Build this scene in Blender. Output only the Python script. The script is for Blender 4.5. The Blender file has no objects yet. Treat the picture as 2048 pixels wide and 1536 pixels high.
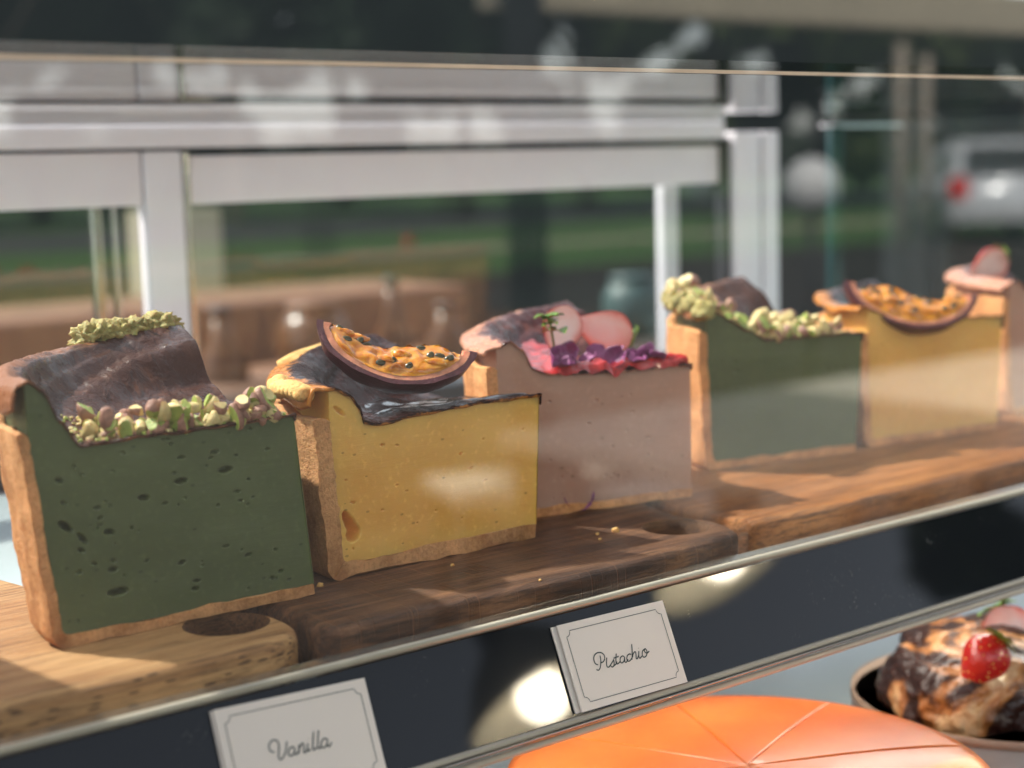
import bpy, bmesh, math, random
import numpy as np
from mathutils import Vector, Matrix, noise
random.seed(7)
SC = bpy.context.scene
C = SC.collection
R_ = math.radians

# ------------------------------------------------------------------ camera
FPX = 3200.0                                        # focal length in pixels of a 2048 px wide frame
_x = np.array([4021, 548, FPX]); _x = _x/np.linalg.norm(_x)
_z = -np.array([609, -23700, FPX]); _z = _z-_z.dot(_x)*_x; _z = _z/np.linalg.norm(_z)
_y = -np.cross(_z, _x)
CAMR = np.array([[_x[i], _y[i], _z[i]] for i in range(3)])   # right, up, forward

def ray(px, py):
    return (px-1024)/FPX*CAMR[0]-(py-768)/FPX*CAMR[1]+CAMR[2]
CAMP = np.array([0, 0, .018])-.55*ray(660, 1165)

def at(px, py, z=None, y=None, x=None, depth=None):
    r = ray(px, py)
    if depth is not None: t = depth
    elif z is not None: t = (z-CAMP[2])/r[2]
    elif y is not None: t = (y-CAMP[1])/r[1]
    else: t = (x-CAMP[0])/r[0]
    return Vector(CAMP+t*r)

def on_plane(px, py, P, n):
    r = Vector(ray(px, py)); c = Vector(CAMP)
    return c+((P-c).dot(n)/r.dot(n))*r

cd = bpy.data.cameras.new('camera'); cam = bpy.data.objects.new('camera', cd); C.objects.link(cam)
M = Matrix.Identity(4)
for i in range(3):
    M[i][0] = CAMR[0][i]; M[i][1] = CAMR[1][i]; M[i][2] = -CAMR[2][i]; M[i][3] = CAMP[i]
cam.matrix_world = M
cd.sensor_width = 36; cd.lens = FPX/2048*36; cd.clip_start = .02; cd.clip_end = 600
cd.dof.use_dof = True; cd.dof.focus_distance = .555; cd.dof.aperture_fstop = 7.5
SC.camera = cam

# ------------------------------------------------------------------ light
SUN_TO = Vector((-.40, .56, .80)).normalized()
w = bpy.data.worlds.new('World'); SC.world = w; w.use_nodes = True
nt = w.node_tree; bg = nt.nodes['Background']
sky = nt.nodes.new('ShaderNodeTexSky'); sky.sky_type = 'NISHITA'; sky.sun_disc = False
sky.sun_elevation = math.asin(SUN_TO.z); sky.sun_rotation = math.atan2(SUN_TO.x, SUN_TO.y)
hs = nt.nodes.new('ShaderNodeHueSaturation'); hs.inputs['Saturation'].default_value = .38
nt.links.new(sky.outputs[0], hs.inputs['Color']); nt.links.new(hs.outputs[0], bg.inputs[0]); bg.inputs[1].default_value = .12
sl = bpy.data.lights.new('sun', 'SUN'); sl.energy = 3.1; sl.angle = R_(2.2); sl.color = (1, .93, .84)
so = bpy.data.objects.new('sun', sl); C.objects.link(so)
so.rotation_euler = SUN_TO.to_track_quat('Z', 'Y').to_euler()
SC.view_settings.view_transform = 'Standard'; SC.view_settings.look = 'None'
SC.view_settings.exposure = 1.55; SC.view_settings.gamma = 1
SC.render.engine = 'CYCLES'
SC.cycles.transparent_max_bounces = 24; SC.cycles.max_bounces = 10

# ------------------------------------------------------------------ materials
class NT:
    def __init__(s, name):
        s.m = bpy.data.materials.new(name); s.m.use_nodes = True
        s.t = s.m.node_tree; s.b = s.t.nodes['Principled BSDF']; s.out = s.t.nodes['Material Output']
    def n(s, typ, **kw):
        nd = s.t.nodes.new('ShaderNode'+typ)
        for k, v in kw.items():
            if k in nd.inputs: nd.inputs[k].default_value = v
            else: setattr(nd, k, v)
        return nd
    def l(s, a, b): s.t.links.new(a, b)
    def obj(s, scale=(1, 1, 1)):
        tc = s.n('TexCoord'); mp = s.n('Mapping'); s.l(tc.outputs['Object'], mp.inputs[0]); mp.inputs['Scale'].default_value = scale
        return mp.outputs[0]
    def noise(s, scale, detail=4, rough=.5, vec=None, dist=0):
        nd = s.n('TexNoise', Scale=scale, Detail=detail, Roughness=rough, Distortion=dist)
        s.l(vec if vec is not None else s.obj(), nd.inputs['Vector']); return nd.outputs['Fac']
    def ramp(s, fac, stops, interp='LINEAR'):
        r = s.n('ValToRGB'); cr = r.color_ramp; cr.interpolation = interp
        while len(cr.elements) > 1: cr.elements.remove(cr.elements[-1])
        cr.elements[0].position = stops[0][0]; cr.elements[0].color = tuple(stops[0][1])+(1,)
        for p, c in stops[1:]:
            e = cr.elements.new(p); e.color = tuple(c)+(1,)
        s.l(fac, r.inputs[0]); return r.outputs[0]
    def math(s, op, a, b=None):
        nd = s.n('Math', operation=op)
        for i, v in enumerate((a, b)):
            if v is None: continue
            if isinstance(v, (int, float)): nd.inputs[i].default_value = v
            else: s.l(v, nd.inputs[i])
        return nd.outputs[0]
    def mix(s, fac, a, b, typ='MIX'):
        nd = s.n('MixRGB', blend_type=typ)
        for i, v in enumerate((fac, a, b)):
            if isinstance(v, (int, float)): nd.inputs[i].default_value = v
            elif isinstance(v, tuple): nd.inputs[i].default_value = v+(1,)
            else: s.l(v, nd.inputs[i])
        return nd.outputs[0]
    def attr(s, name):
        return s.n('Attribute', attribute_name=name).outputs['Fac']
    def bump(s, h, strength=.3, dist=.001, normal=None):
        b = s.n('Bump', Strength=strength, Distance=dist); s.l(h, b.inputs['Height'])
        if normal is not None: s.l(normal, b.inputs['Normal'])
        s.l(b.outputs[0], s.b.inputs['Normal']); return b.outputs[0]
    def base(s, c):
        if isinstance(c, tuple): s.b.inputs['Base Color'].default_value = c+(1,)
        else: s.l(c, s.b.inputs['Base Color'])
    def set(s, **kw):
        for k, v in kw.items():
            i = s.b.inputs[k.replace('_', ' ')]
            if isinstance(v, (int, float, tuple)): i.default_value = v
            else: s.l(v, i)
        return s

def simple(name, c, rough=.6, metal=0, var=.15, scale=30, bump=0, bdist=.001, **kw):
    m = NT(name); f = m.noise(scale)
    m.base(m.mix(f, tuple(x*(1-var) for x in c), tuple(min(1, x*(1+var)) for x in c)))
    m.set(Roughness=rough, Metallic=metal, **kw)
    if bump: m.bump(m.noise(scale*3), bump, bdist)
    return m.m

def filling_mat(name, c, c2, sss, rad):
    m = NT(name)
    f = m.noise(14, 3, .5, m.obj((1, 1, 1.6)))
    fine = m.noise(420, 3, .6)
    col = m.mix(m.ramp(f, [(.35, (0, 0, 0)), (.7, (1, 1, 1))]), c, c2)
    col = m.mix(m.math('MULTIPLY', m.ramp(fine, [(.55, (0, 0, 0)), (.75, (1, 1, 1))]), .25), col, tuple(x*1.5 for x in c2))
    # tiny open pores in the cut surface, their inner shade painted dark
    v = m.n('TexVoronoi', Scale=210, Randomness=1.0); m.l(m.obj((1, 1, 1.8)), v.inputs['Vector'])
    sel = m.n('SeparateColor'); m.l(v.outputs['Color'], sel.inputs[0])
    dot = m.math('MULTIPLY', m.math('LESS_THAN', v.outputs['Distance'], .16), m.math('GREATER_THAN', sel.outputs[0], .86))
    sm = m.math('ADD', m.math('MULTIPLY', m.noise(260, 2), .3), m.math('MULTIPLY', m.noise(60, 5, .7, m.obj((.35, 1, 2.2)), .4), .9))
    h = m.math('SUBTRACT', sm, dot)
    m.base(m.mix(m.math('MULTIPLY', dot, .55), col, tuple(x*.35 for x in c)))
    m.bump(h, .5, .0006)
    m.set(Roughness=.48, Specular_IOR_Level=.35, Subsurface_Weight=sss, Subsurface_Radius=rad, Subsurface_Scale=.015)
    return m.m

def crust_mat(name='baked crust', c1=(.56, .28, .125), c2=(.28, .11, .038)):
    m = NT(name)
    f = m.noise(60, 5, .6, m.obj((1, 1, .6))); g = m.noise(700, 4, .7)
    col = m.ramp(f, [(.3, c2), (.5, c1), (.75, tuple(min(1, x*1.35) for x in c1))])
    col = m.mix(m.math('MULTIPLY', m.ramp(g, [(.45, (0, 0, 0)), (.7, (1, 1, 1))]), .45), col, tuple(x*.5 for x in c2))
    m.base(col); h = m.math('ADD', m.math('MULTIPLY', g, .7), m.math('MULTIPLY', m.noise(220, 4, .7), 1.2))
    m.bump(h, .75, .0011)
    m.set(Roughness=.75, Specular_IOR_Level=.25, Subsurface_Weight=.25, Subsurface_Radius=(1, .45, .2), Subsurface_Scale=.003)
    return m.m

def skin_mat(name, dark, mid, rim, gloss=.2, wr=.9, spec=.14, coat=.3):
    m = NT(name)
    f = m.noise(75, 5, .62, None, .6); r = m.attr('rim')
    col = m.ramp(f, [(.35, dark), (.55, dark), (.75, mid)])
    rr = m.math('ADD', r, m.math('MULTIPLY', m.math('SUBTRACT', m.noise(110, 5, .7), .5), 1.4))
    col = m.mix(m.ramp(rr, [(.42, (0, 0, 0)), (.62, (1, 1, 1))]), col, rim)
    m.base(col)
    h = m.math('ADD', m.noise(170, 5, .6, m.obj((1, .45, 1)), .8), m.math('MULTIPLY', m.noise(700, 3), .25))
    m.bump(h, wr, .0014)
    m.set(Roughness=m.ramp(m.noise(60, 5, .6), [(.35, (gloss,)*3), (.6, (gloss+.30,)*3)]), Specular_IOR_Level=spec, Coat_Weight=m.ramp(m.noise(55, 3), [(.5, (0,)*3), (.64, (coat,)*3)]), Coat_Roughness=.07)
    return m.m

def wood_mat(name, a, b, c, grain=1.0, pores=0.0, rough=.5, rot=0, coat=.0, knife=0):
    m = NT(name)
    tc = m.n('TexCoord'); mp = m.n('Mapping'); m.l(tc.outputs['Object'], mp.inputs[0])
    mp.inputs['Rotation'].default_value = (0, 0, rot); mp.inputs['Scale'].default_value = (5, 55, 40)
    f = m.noise(2.6*grain, 9, .66, mp.outputs[0], .45)
    mp2 = m.n('Mapping'); m.l(tc.outputs['Object'], mp2.inputs[0]); mp2.inputs['Scale'].default_value = (10, 240, 240); mp2.inputs['Rotation'].default_value = (0, 0, rot)
    g = m.noise(3.2, 6, .75, mp2.outputs[0], .2)
    col = m.ramp(f, [(.3, c), (.48, a), (.6, b), (.8, a)])
    col = m.mix(m.math('MULTIPLY', m.ramp(g, [(.48, (0, 0, 0)), (.62, (1, 1, 1))]), .75), col, tuple(x*.4 for x in c))
    wide = m.noise(18, 3); col = m.mix(m.math('MULTIPLY', m.ramp(wide, [(.45, (0, 0, 0)), (.75, (1, 1, 1))]), .45), col, c)
    h = m.math('ADD', f, g)
    if knife:
        mpk = m.n('Mapping'); m.l(tc.outputs['Object'], mpk.inputs[0]); mpk.inputs['Rotation'].default_value = (0, 0, rot+.35); mpk.inputs['Scale'].default_value = (520, 16, 16)
        kn = m.ramp(m.noise(1.6, 3, .6, mpk.outputs[0], .1), [(.60, (0, 0, 0)), (.68, (1, 1, 1))])
        col = m.mix(m.math('MULTIPLY', kn, knife), col, tuple(x*1.5 for x in b)); h = m.math('SUBTRACT', h, m.math('MULTIPLY', kn, .8))
    if pores:
        mp3 = m.n('Mapping'); m.l(tc.outputs['Object'], mp3.inputs[0]); mp3.inputs['Scale'].default_value = (170, 620, 800)
        v = m.n('TexVoronoi', Scale=1.0, Randomness=1.0); m.l(mp3.outputs[0], v.inputs['Vector'])
        se = m.n('SeparateColor'); m.l(v.outputs['Color'], se.inputs[0])
        d = m.math('MULTIPLY', m.math('LESS_THAN', v.outputs['Distance'], .36), m.math('GREATER_THAN', se.outputs[0], .55))
        ge = m.n('NewGeometry'); sx = m.n('SeparateXYZ'); m.l(ge.outputs['Normal'], sx.inputs[0])
        side = m.ramp(m.math('ABSOLUTE', sx.outputs[2]), [(.55, (1, 1, 1)), (.85, (0, 0, 0))])
        d = m.math('MULTIPLY', d, side)
        col = m.mix(m.math('MULTIPLY', d, pores), col, tuple(x*.25 for x in c)); h = m.math('SUBTRACT', h, m.math('MULTIPLY', d, 1.5))
    m.base(col); m.bump(h, .8, .0014)
    m.set(Roughness=rough, Specular_IOR_Level=.4, Coat_Weight=coat, Coat_Roughness=.3)
    return m.m

def glass_mat(name, f0, tint=(1, 1, 1), k=1.0, dirt=0):
    m = NT(name); m.t.nodes.remove(m.b)
    g = m.n('NewGeometry'); d = m.n('VectorMath', operation='DOT_PRODUCT')
    m.l(g.outputs['Normal'], d.inputs[0]); m.l(g.outputs['Incoming'], d.inputs[1])
    c = m.math('ABSOLUTE', d.outputs['Value']); p = m.math('POWER', m.math('SUBTRACT', 1.0, c), 5.0)
    fac = m.math('MULTIPLY', m.math('ADD', f0, m.math('MULTIPLY', p, 1-f0)), k)
    tr = m.n('BsdfTransparent'); tr.inputs[0].default_value = tint+(1,)
    gl = m.n('BsdfGlossy', Roughness=.0)
    mx = m.n('MixShader'); m.l(fac, mx.inputs[0]); m.l(tr.outputs[0], mx.inputs[1]); m.l(gl.outputs[0], mx.inputs[2])
    m.l(mx.outputs[0], m.out.inputs[0])
    return m.m

MAT = {}
MAT['crust'] = crust_mat()
MAT['crust_pale'] = crust_mat('baked crust pale', (.66, .31, .13), (.38, .14, .045))
MAT['green'] = filling_mat('pistachio filling', (.084, .105, .050), (.120, .143, .068), .3, (.6, .8, .25))
MAT['yellow'] = filling_mat('vanilla filling', (.74, .37, .085), (.86, .50, .15), .5, (1, .6, .2))
MAT['taupe'] = filling_mat('strawberry filling', (.42, .225, .165), (.52, .30, .23), .35, (1, .5, .35))
MAT['skin_green'] = skin_mat('baked top brown', (.055, .021, .015), (.13, .055, .035), (.26, .10, .045), .14, .9, .24, .55)
MAT['skin_yellow'] = skin_mat('baked top dark', (.020, .005, .004), (.06, .014, .009), (.50, .18, .035), .08, .9, .08, .5)
MAT['skin_taupe'] = skin_mat('baked top rosy', (.07, .018, .018), (.26, .09, .07), (.56, .25, .16), .14, 1.0, .25, .5)
MAT['green_crumb'] = simple('green crumb', (.36, .30, .10), .6, var=.75, scale=200, bump=.9, bdist=.002, Subsurface_Weight=.3, Subsurface_Scale=.002)
MAT['wood_light'] = wood_mat('light board wood', (.50, .27, .11), (.58, .34, .155), (.28, .12, .04), 1, .85, .5)
MAT['wood_dark'] = wood_mat('dark board wood', (.135, .054, .023), (.25, .11, .048), (.03, .011, .006), 1.3, 0, .45, .06, 0, .4)
MAT['wood_mid'] = wood_mat('amber board wood', (.36, .13, .036), (.48, .20, .065), (.13, .042, .012), .9, .25, .36, -.05, 0, .2)
MAT['wood_hole'] = wood_mat('shaded hole wood', (.14, .06, .025), (.18, .085, .035), (.06, .024, .01), 1, 0, .6)  # darkened wood, shade inside the finger holes put into the colour
MAT['rind'] = simple('passion fruit rind', (.060, .007, .015), .5, var=.5, scale=260, bump=.5, bdist=.0006, Coat_Weight=.2)
MAT['pith'] = simple('passion fruit pith', (.55, .20, .12), .45, var=.9, scale=230, bump=.4, bdist=.0006, Subsurface_Weight=.4, Subsurface_Scale=.003)
m = NT('passion fruit pulp'); m.base(m.ramp(m.noise(190, 4), [(.3, (.42, .12, .004)), (.5, (.64, .25, .012)), (.62, (.56, .17, .008)), (.75, (.16, .09, .008))]))
m.bump(m.noise(330, 3), .5, .001); m.set(Roughness=.04, Subsurface_Weight=.6, Subsurface_Radius=(1, .5, .1), Subsurface_Scale=.006, Coat_Weight=1.0, Coat_Roughness=.03); MAT['pulp'] = m.m
MAT['seed'] = simple('passion fruit seed', (.05, .04, .012), .2, scale=200, Coat_Weight=.2)
MAT['pist_in'] = simple('pistachio kernel', (.62, .49, .23), .45, var=.35, scale=350, bump=.4, bdist=.0008, Subsurface_Weight=.25, Subsurface_Scale=.002)
MAT['pist_green'] = simple('pistachio kernel green', (.30, .36, .08), .45, var=.4, scale=350, bump=.4, bdist=.0008, Subsurface_Weight=.25, Subsurface_Scale=.002)
MAT['pist_skin'] = simple('pistachio skin', (.32, .155, .11), .5, var=.75, scale=420, bump=.5, bdist=.0008)
m = NT('strawberry skin'); v = m.n('TexVoronoi', Scale=430); m.l(m.obj(), v.inputs['Vector'])
sd = m.math('LESS_THAN', v.outputs['Distance'], .2); m.base(m.mix(sd, (.55, .02, .015), (.75, .45, .12)))
m.bump(m.math('SUBTRACT', v.outputs['Distance'], 0), .6, .0006); m.set(Roughness=.22, Subsurface_Weight=.3, Subsurface_Radius=(1, .2, .1), Subsurface_Scale=.003, Coat_Weight=.4); MAT['berry'] = m.m
m = NT('strawberry cut flesh'); g_ = m.attr('rim'); f = m.noise(260, 4, .6)
m.base(m.ramp(m.math('ADD', g_, m.math('MULTIPLY', m.math('SUBTRACT', f, .5), .5)), [(.2, (.88, .60, .56)), (.65, (.84, .36, .30)), (1.0, (.62, .05, .03))]))
m.set(Roughness=.3, Subsurface_Weight=.4, Subsurface_Radius=(1, .4, .3), Subsurface_Scale=.004, Coat_Weight=.3); MAT['berry_cut'] = m.m
MAT['leaf'] = simple('fresh leaf', (.13, .22, .03), .4, var=.7, scale=300, Subsurface_Weight=.3, Subsurface_Scale=.002)
MAT['petal'] = simple('dried rose petal', (.20, .035, .14), .5, var=.7, scale=260, bump=.5, bdist=.0008)
m = NT('red fruit glaze'); m.base(m.ramp(m.noise(190, 4), [(.35, (.30, .008, .012)), (.7, (.62, .03, .025))]))
m.bump(m.noise(300, 4, .6), .8, .0016); m.set(Roughness=.06, Subsurface_Weight=.6, Subsurface_Radius=(1, .15, .1), Subsurface_Scale=.003, Coat_Weight=.8, Coat_Roughness=.03); MAT['jam'] = m.m
m = NT('wet glaze'); m.base((.012, .005, .004)); m.bump(m.noise(60, 3, .5), .5, .002); m.set(Roughness=.03, Coat_Weight=1.0, Coat_Roughness=.02); MAT['wet'] = m.m

# ------------------------------------------------------------------ object helpers
def link(o, parent=None):
    C.objects.link(o)
    if parent is not None: o.parent = parent
    return o
def tag(o, label=None, cat=None, group=None, kind=None):
    if label: o['label'] = label
    if cat: o['category'] = cat
    if group: o['group'] = group
    if kind: o['kind'] = kind
    return o
def empty(name, loc, label, cat, rz=0, group=None):
    o = bpy.data.objects.new(name, None); o.empty_display_size = .01; link(o)
    o.location = loc; o.rotation_euler = (0, 0, rz); return tag(o, label, cat, group)
def obj(name, bm, mats, parent=None, smooth=True):
    me = bpy.data.meshes.new(name); bm.normal_update(); bm.to_mesh(me); bm.free()
    for mm in (mats if isinstance(mats, (list, tuple)) else [mats]): me.materials.append(MAT[mm] if isinstance(mm, str) else mm)
    if smooth: me.polygons.foreach_set('use_smooth', [True]*len(me.polygons))
    return link(bpy.data.objects.new(name, me), parent)
def struct(o): o['kind'] = 'structure'; return o
def box(bm, lo, hi, bev=0, mi=0, rot=None):
    c = [(a+b)/2 for a, b in zip(lo, hi)]; s = [b-a for a, b in zip(lo, hi)]
    mt = Matrix.Translation(c) @ (rot or Matrix.Identity(4)) @ Matrix.Diagonal(s+[1])
    r = bmesh.ops.create_cube(bm, size=1, matrix=mt)
    vs = r['verts']
    fs = list({f for v in vs for f in v.link_faces})
    for f in fs: f.material_index = mi
    if bev:
        es = list({e for v in vs for e in v.link_edges})
        rb = bmesh.ops.bevel(bm, geom=es, offset=bev, segments=3, affect='EDGES', profile=.5)
        for f in rb['faces']: f.material_index = mi
    return bm
def sharp(o, ang=35):
    me = o.data; bm = bmesh.new(); bm.from_mesh(me)
    for e in bm.edges:
        if len(e.link_faces) == 2 and e.calc_face_angle(0) > R_(ang): e.smooth = False
    bm.to_mesh(me); bm.free(); return o
def tube(bm, pts, rad, seg=8, mi=0, closed=False):
    rings = []; n = len(pts)
    for i, p in enumerate(pts):
        a = pts[max(0, i-1)]; b = pts[min(n-1, i+1)]; d = (Vector(b)-Vector(a)).normalized()
        u = d.orthogonal().normalized() if i == 0 else (up-d*up.dot(d)).normalized()
        up = u; v = d.cross(u); r = rad[i] if isinstance(rad, (list, tuple)) else rad
        rings.append([bm.verts.new(Vector(p)+(u*math.cos(k*math.tau/seg)+v*math.sin(k*math.tau/seg))*r) for k in range(seg)])
    for i in range(n-1):
        for k in range(seg):
            f = bm.faces.new((rings[i][k], rings[i][(k+1) % seg], rings[i+1][(k+1) % seg], rings[i+1][k])); f.material_index = mi
    for rg, s in ((rings[0], -1), (rings[-1], 1)):
        f = bm.faces.new(rg[::s]); f.material_index = mi
    return bm
def lathe(bm, prof, seg=32, c=(0, 0, 0), mi=0):
    rings = []
    for r, z in prof:
        rings.append([bm.verts.new((c[0]+r*math.cos(k*math.tau/seg), c[1]+r*math.sin(k*math.tau/seg), c[2]+z)) for k in range(seg)])
    for i in range(len(rings)-1):
        for k in range(seg):
            f = bm.faces.new((rings[i][k], rings[i][(k+1) % seg], rings[i+1][(k+1) % seg], rings[i+1][k])); f.material_index = mi
    if prof[0][0] > 1e-5: bm.faces.new(rings[0][::-1])
    if prof[-1][0] > 1e-5: bm.faces.new(rings[-1])
    return bm
def grid(bm, nu, nv, fn, mi=0, flip=False):
    vs = [[bm.verts.new(fn(i/(nu-1), j/(nv-1))) for j in range(nv)] for i in range(nu)]
    for i in range(nu-1):
        for j in range(nv-1):
            q = (vs[i][j], vs[i+1][j], vs[i+1][j+1], vs[i][j+1])
            try:
                f = bm.faces.new(q[::-1] if flip else q); f.material_index = mi
            except ValueError: pass
    return vs
def nz(p, s, o=0.0): return noise.noise(Vector((p[0]*s+o, p[1]*s+o*1.7, p[2]*s-o)))
def lerp(a, b, t): return a+(b-a)*t
def interp(ctrl, d):
    if d <= ctrl[0][0]: return ctrl[0][1]
    for (a, za), (b, zb) in zip(ctrl, ctrl[1:]):
        if d <= b:
            t = (d-a)/(b-a); t = t*t*(3-2*t)*.7+t*.3; return za+(zb-za)*t
    return ctrl[-1][1]

# ------------------------------------------------------------------ setting: shelves and case
ZB = .018; YG = -.056; ZG = -1.15
XL, XR = -.9, 1.6
LIP = Vector((0, -.056, .008))
TA = R_(25); SD = Vector((0, -math.sin(TA), -math.cos(TA))); SN = Vector((0, -math.cos(TA), math.sin(TA)))

MAT['steel'] = simple('brushed aluminium', (.62, .58, .52), .26, 1, .08, 40)
MAT['lipmetal'] = simple('cream plastic lip', (.62, .56, .46), .25, .35, .06, 40)
MAT['white_frame'] = simple('white powder coated frame', (.80, .755, .81), .45, 0, .03, 12)
MAT['shelf'] = simple('pale shelf glass', (.42, .48, .50), .22, 0, .05, 10)
MAT['dark_rubber'] = simple('dark seal', (.03, .032, .04), .5)
m = NT('clear strip with dark backing'); m.base(m.ramp(m.noise(6, 3), [(.3, (.012, .015, .02)), (.7, (.03, .033, .035))]))
sp = m.n('TexVoronoi', Scale=260, Randomness=1); m.l(m.obj((.7, 1, 1)), sp.inputs['Vector'])
patch = m.ramp(m.noise(28, 4, .65), [(.56, (0, 0, 0)), (.68, (1, 1, 1))])
sc_ = m.math('MULTIPLY', m.ramp(m.noise(420, 4, .7, None, 1.5), [(.62, (0, 0, 0)), (.70, (1, 1, 1))]), patch)
m.b.inputs['Base Color'].default_value = (.02, .022, .025, 1)
m.base(m.mix(m.math('MULTIPLY', sc_, .5), (.014, .016, .019), (.35, .34, .30)))
m.set(Roughness=m.ramp(sc_, [(0, (.03,)*3), (1, (.5,)*3)]), Specular_IOR_Level=.24); MAT['strip'] = m.m

bm = bmesh.new(); box(bm, (XL, -.054, -.006), (XR, .325, 0), .001)
o = obj('shelf', bm, 'shelf'); tag(o, 'pale glass shelf under the wooden boards', 'shelf')
# label rail
rail = empty('label_rail', (0, -.056, .008), 'tilted dark clear label rail with cream lips below the boards', 'label rail')
def extr(profile, mat, name, parent, x0=XL, x1=XR):
    bm = bmesh.new(); a = [bm.verts.new((x0, y, z)) for y, z in profile]; b = [bm.verts.new((x1, y, z)) for y, z in profile]; n = len(a)
    for i in range(n): bm.faces.new((a[i], a[(i+1) % n], b[(i+1) % n], b[i]))
    bm.faces.new(a[::-1]); bm.faces.new(b)
    bmesh.ops.recalc_face_normals(bm, faces=bm.faces)
    return obj(name, bm, mat, parent, False)
def sp_(s, h): q = SD*s+SN*h; return (q.y, q.z)     # local to rail: s down the strip, h above it
extr([sp_(.001, 0), sp_(.0385, 0), sp_(.0385, -.0015), sp_(.001, -.0015)], 'strip', 'clear_strip', rail)
def bead(s0, s1, h, r=.0006, n=8):
    pts = []
    for k in range(n+1):
        a = math.pi*k/n; pts.append(sp_(lerp(s0, s1, (1-math.cos(a))/2), h*math.sin(a)**.8 + .0001))
    return pts+[sp_(s1, -.003), sp_(s0, -.003)]
sharp(extr(bead(-.0022, .0006, .0022), 'lipmetal', 'upper_lip', rail))
extr([sp_(-.0045, -.004), sp_(-.0023, -.0005), sp_(-.0023, -.006), sp_(-.004, -.008)], 'steel', 'upper_channel', rail)
extr(bead(.0348, .0372, .0020), 'lipmetal', 'lower_lip', rail)
extr(bead(.0374, .0386, .0028), 'steel', 'lower_bead', rail)
extr(bead(.0388, .0412, .0014), 'lipmetal', 'lower_edge', rail)

# ------------------------------------------------------------------ cutting boards
def board(name, top_px, label, mat, th=.018, holes=(), extra=None, bev=.0035):
    pts = [Vector(p[:2]) if abs(p[0]) < 5 else at(p[0], p[1], z=th).to_2d() for p in top_px]
    # smooth outline
    n = len(pts); out = []
    for i in range(n):
        p0, p1, p2, p3 = pts[i-1], pts[i], pts[(i+1) % n], pts[(i+2) % n]
        if (p2-p1).length > .05:
            k = 6
            for j in range(k): out.append(p1.lerp(p2, j/k))
            continue
        for j in range(6):
            t = j/6
            out.append(.5*((2*p1)+(p2-p0)*t+(2*p0-5*p1+4*p2-p3)*t*t+(3*p1-p0-3*p2+p3)*t**3))
    area = sum(out[i-1].x*out[i].y-out[i].x*out[i-1].y for i in range(len(out)))
    if area < 0: out = out[::-1]
    bm = bmesh.new()
    cu = bpy.data.curves.new('tmp', 'CURVE'); cu.dimensions = '2D'; cu.fill_mode = 'BOTH'
    def spl(ps):
        s = cu.splines.new('POLY'); s.points.add(len(ps)-1); s.use_cyclic_u = True
        for q, p in zip(s.points, ps): q.co = (p[0], p[1], 0, 1)
    spl(out)
    cu.extrude = th/2-bev; cu.bevel_depth = bev; cu.bevel_resolution = 4; cu.offset = -bev
    tmp = bpy.data.objects.new('tmp', cu); C.objects.link(tmp)
    dg = bpy.context.evaluated_depsgraph_get(); me = bpy.data.meshes.new_from_object(tmp.evaluated_get(dg))
    bpy.data.objects.remove(tmp); bpy.data.curves.remove(cu)
    bm.from_mesh(me); bpy.data.meshes.remove(me)
    bmesh.ops.remove_doubles(bm, verts=bm.verts, dist=1e-5)
    for v in bm.verts:
        v.co.z += th/2
        d = nz(v.co, 60, 3)*.0007
        v.co.x += d; v.co.y += nz(v.co, 45, 9)*.0009
    bmesh.ops.recalc_face_normals(bm, faces=bm.faces)
    o = obj(name, bm, mat)
    for (hc, rad) in holes:
        hc = at(*hc, z=th); cb = bmesh.new()
        lathe(cb, [(0, .0035), (rad*.6, .0036), (rad*.92, .0055), (rad, .008), (rad, th-.0035), (rad+.0004, th-.0016), (rad+.0012, th-.0005), (rad+.0030, th+.003)], 56, (hc.x, hc.y, 0))
        bmesh.ops.recalc_face_normals(cb, faces=cb.faces); cut = obj('cutter', cb, 'wood_hole')
        md = o.modifiers.new('hole', 'BOOLEAN'); md.operation = 'DIFFERENCE'; md.solver = 'EXACT'; md.material_mode = 'TRANSFER'; md.object = cut
        me2 = bpy.data.meshes.new_from_object(o.evaluated_get(bpy.context.evaluated_depsgraph_get()))
        o.modifiers.clear(); o.data = me2; bpy.data.objects.remove(cut)
        me2.polygons.foreach_set('use_smooth', [True]*len(me2.polygons))
    sharp(o, 40)
    return tag(o, label, 'cutting board')
board('cutting_board', [(-.30, -.048), (-.18, -.047), (-.08, -.0475), (-.052, -.0475), (-.0385, -.041), (-.0345, -.028), (-.036, -.014), (-.045, -.003), (-.060, .01), (-.075, .06), (-.09, .15), (-.20, .16), (-.30, .155)],
      'light tan wooden board with oval handle slot under the front green slice', 'wood_light', holes=[((453, 1247), .0122)])
board('cutting_board', [(-.0295, -.030), (-.0325, -.042), (-.026, -.0485), (0, -.0475), (.0578, -.0530), (.10, -.0515), (.148, -.0475), (.1575, -.040), (.1615, -.028), (.1585, -.012), (.160, -.001), (.1635, .010), (.168, .024), (.165, .06), (.15, .13), (.05, .15), (-.03, .15), (-.037, .06), (-.030, -.010)],
      'dark walnut board with round finger hole under the yellow slice', 'wood_dark', th=ZB, holes=[((1352, 1054), .0118)])
board('cutting_board', [(.1685, .004), (.1665, -.020), (.1675, -.034), (.178, -.0405), (.2242, -.0425), (.32, -.040), (.45, -.039), (.60, -.039), (.72, -.03), (.74, .10), (.60, .15), (.30, .15), (.19, .13), (.175, .05)],
      'amber wooden board on the right under the far green slice', 'wood_mid', th=ZB, bev=.004)

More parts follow.
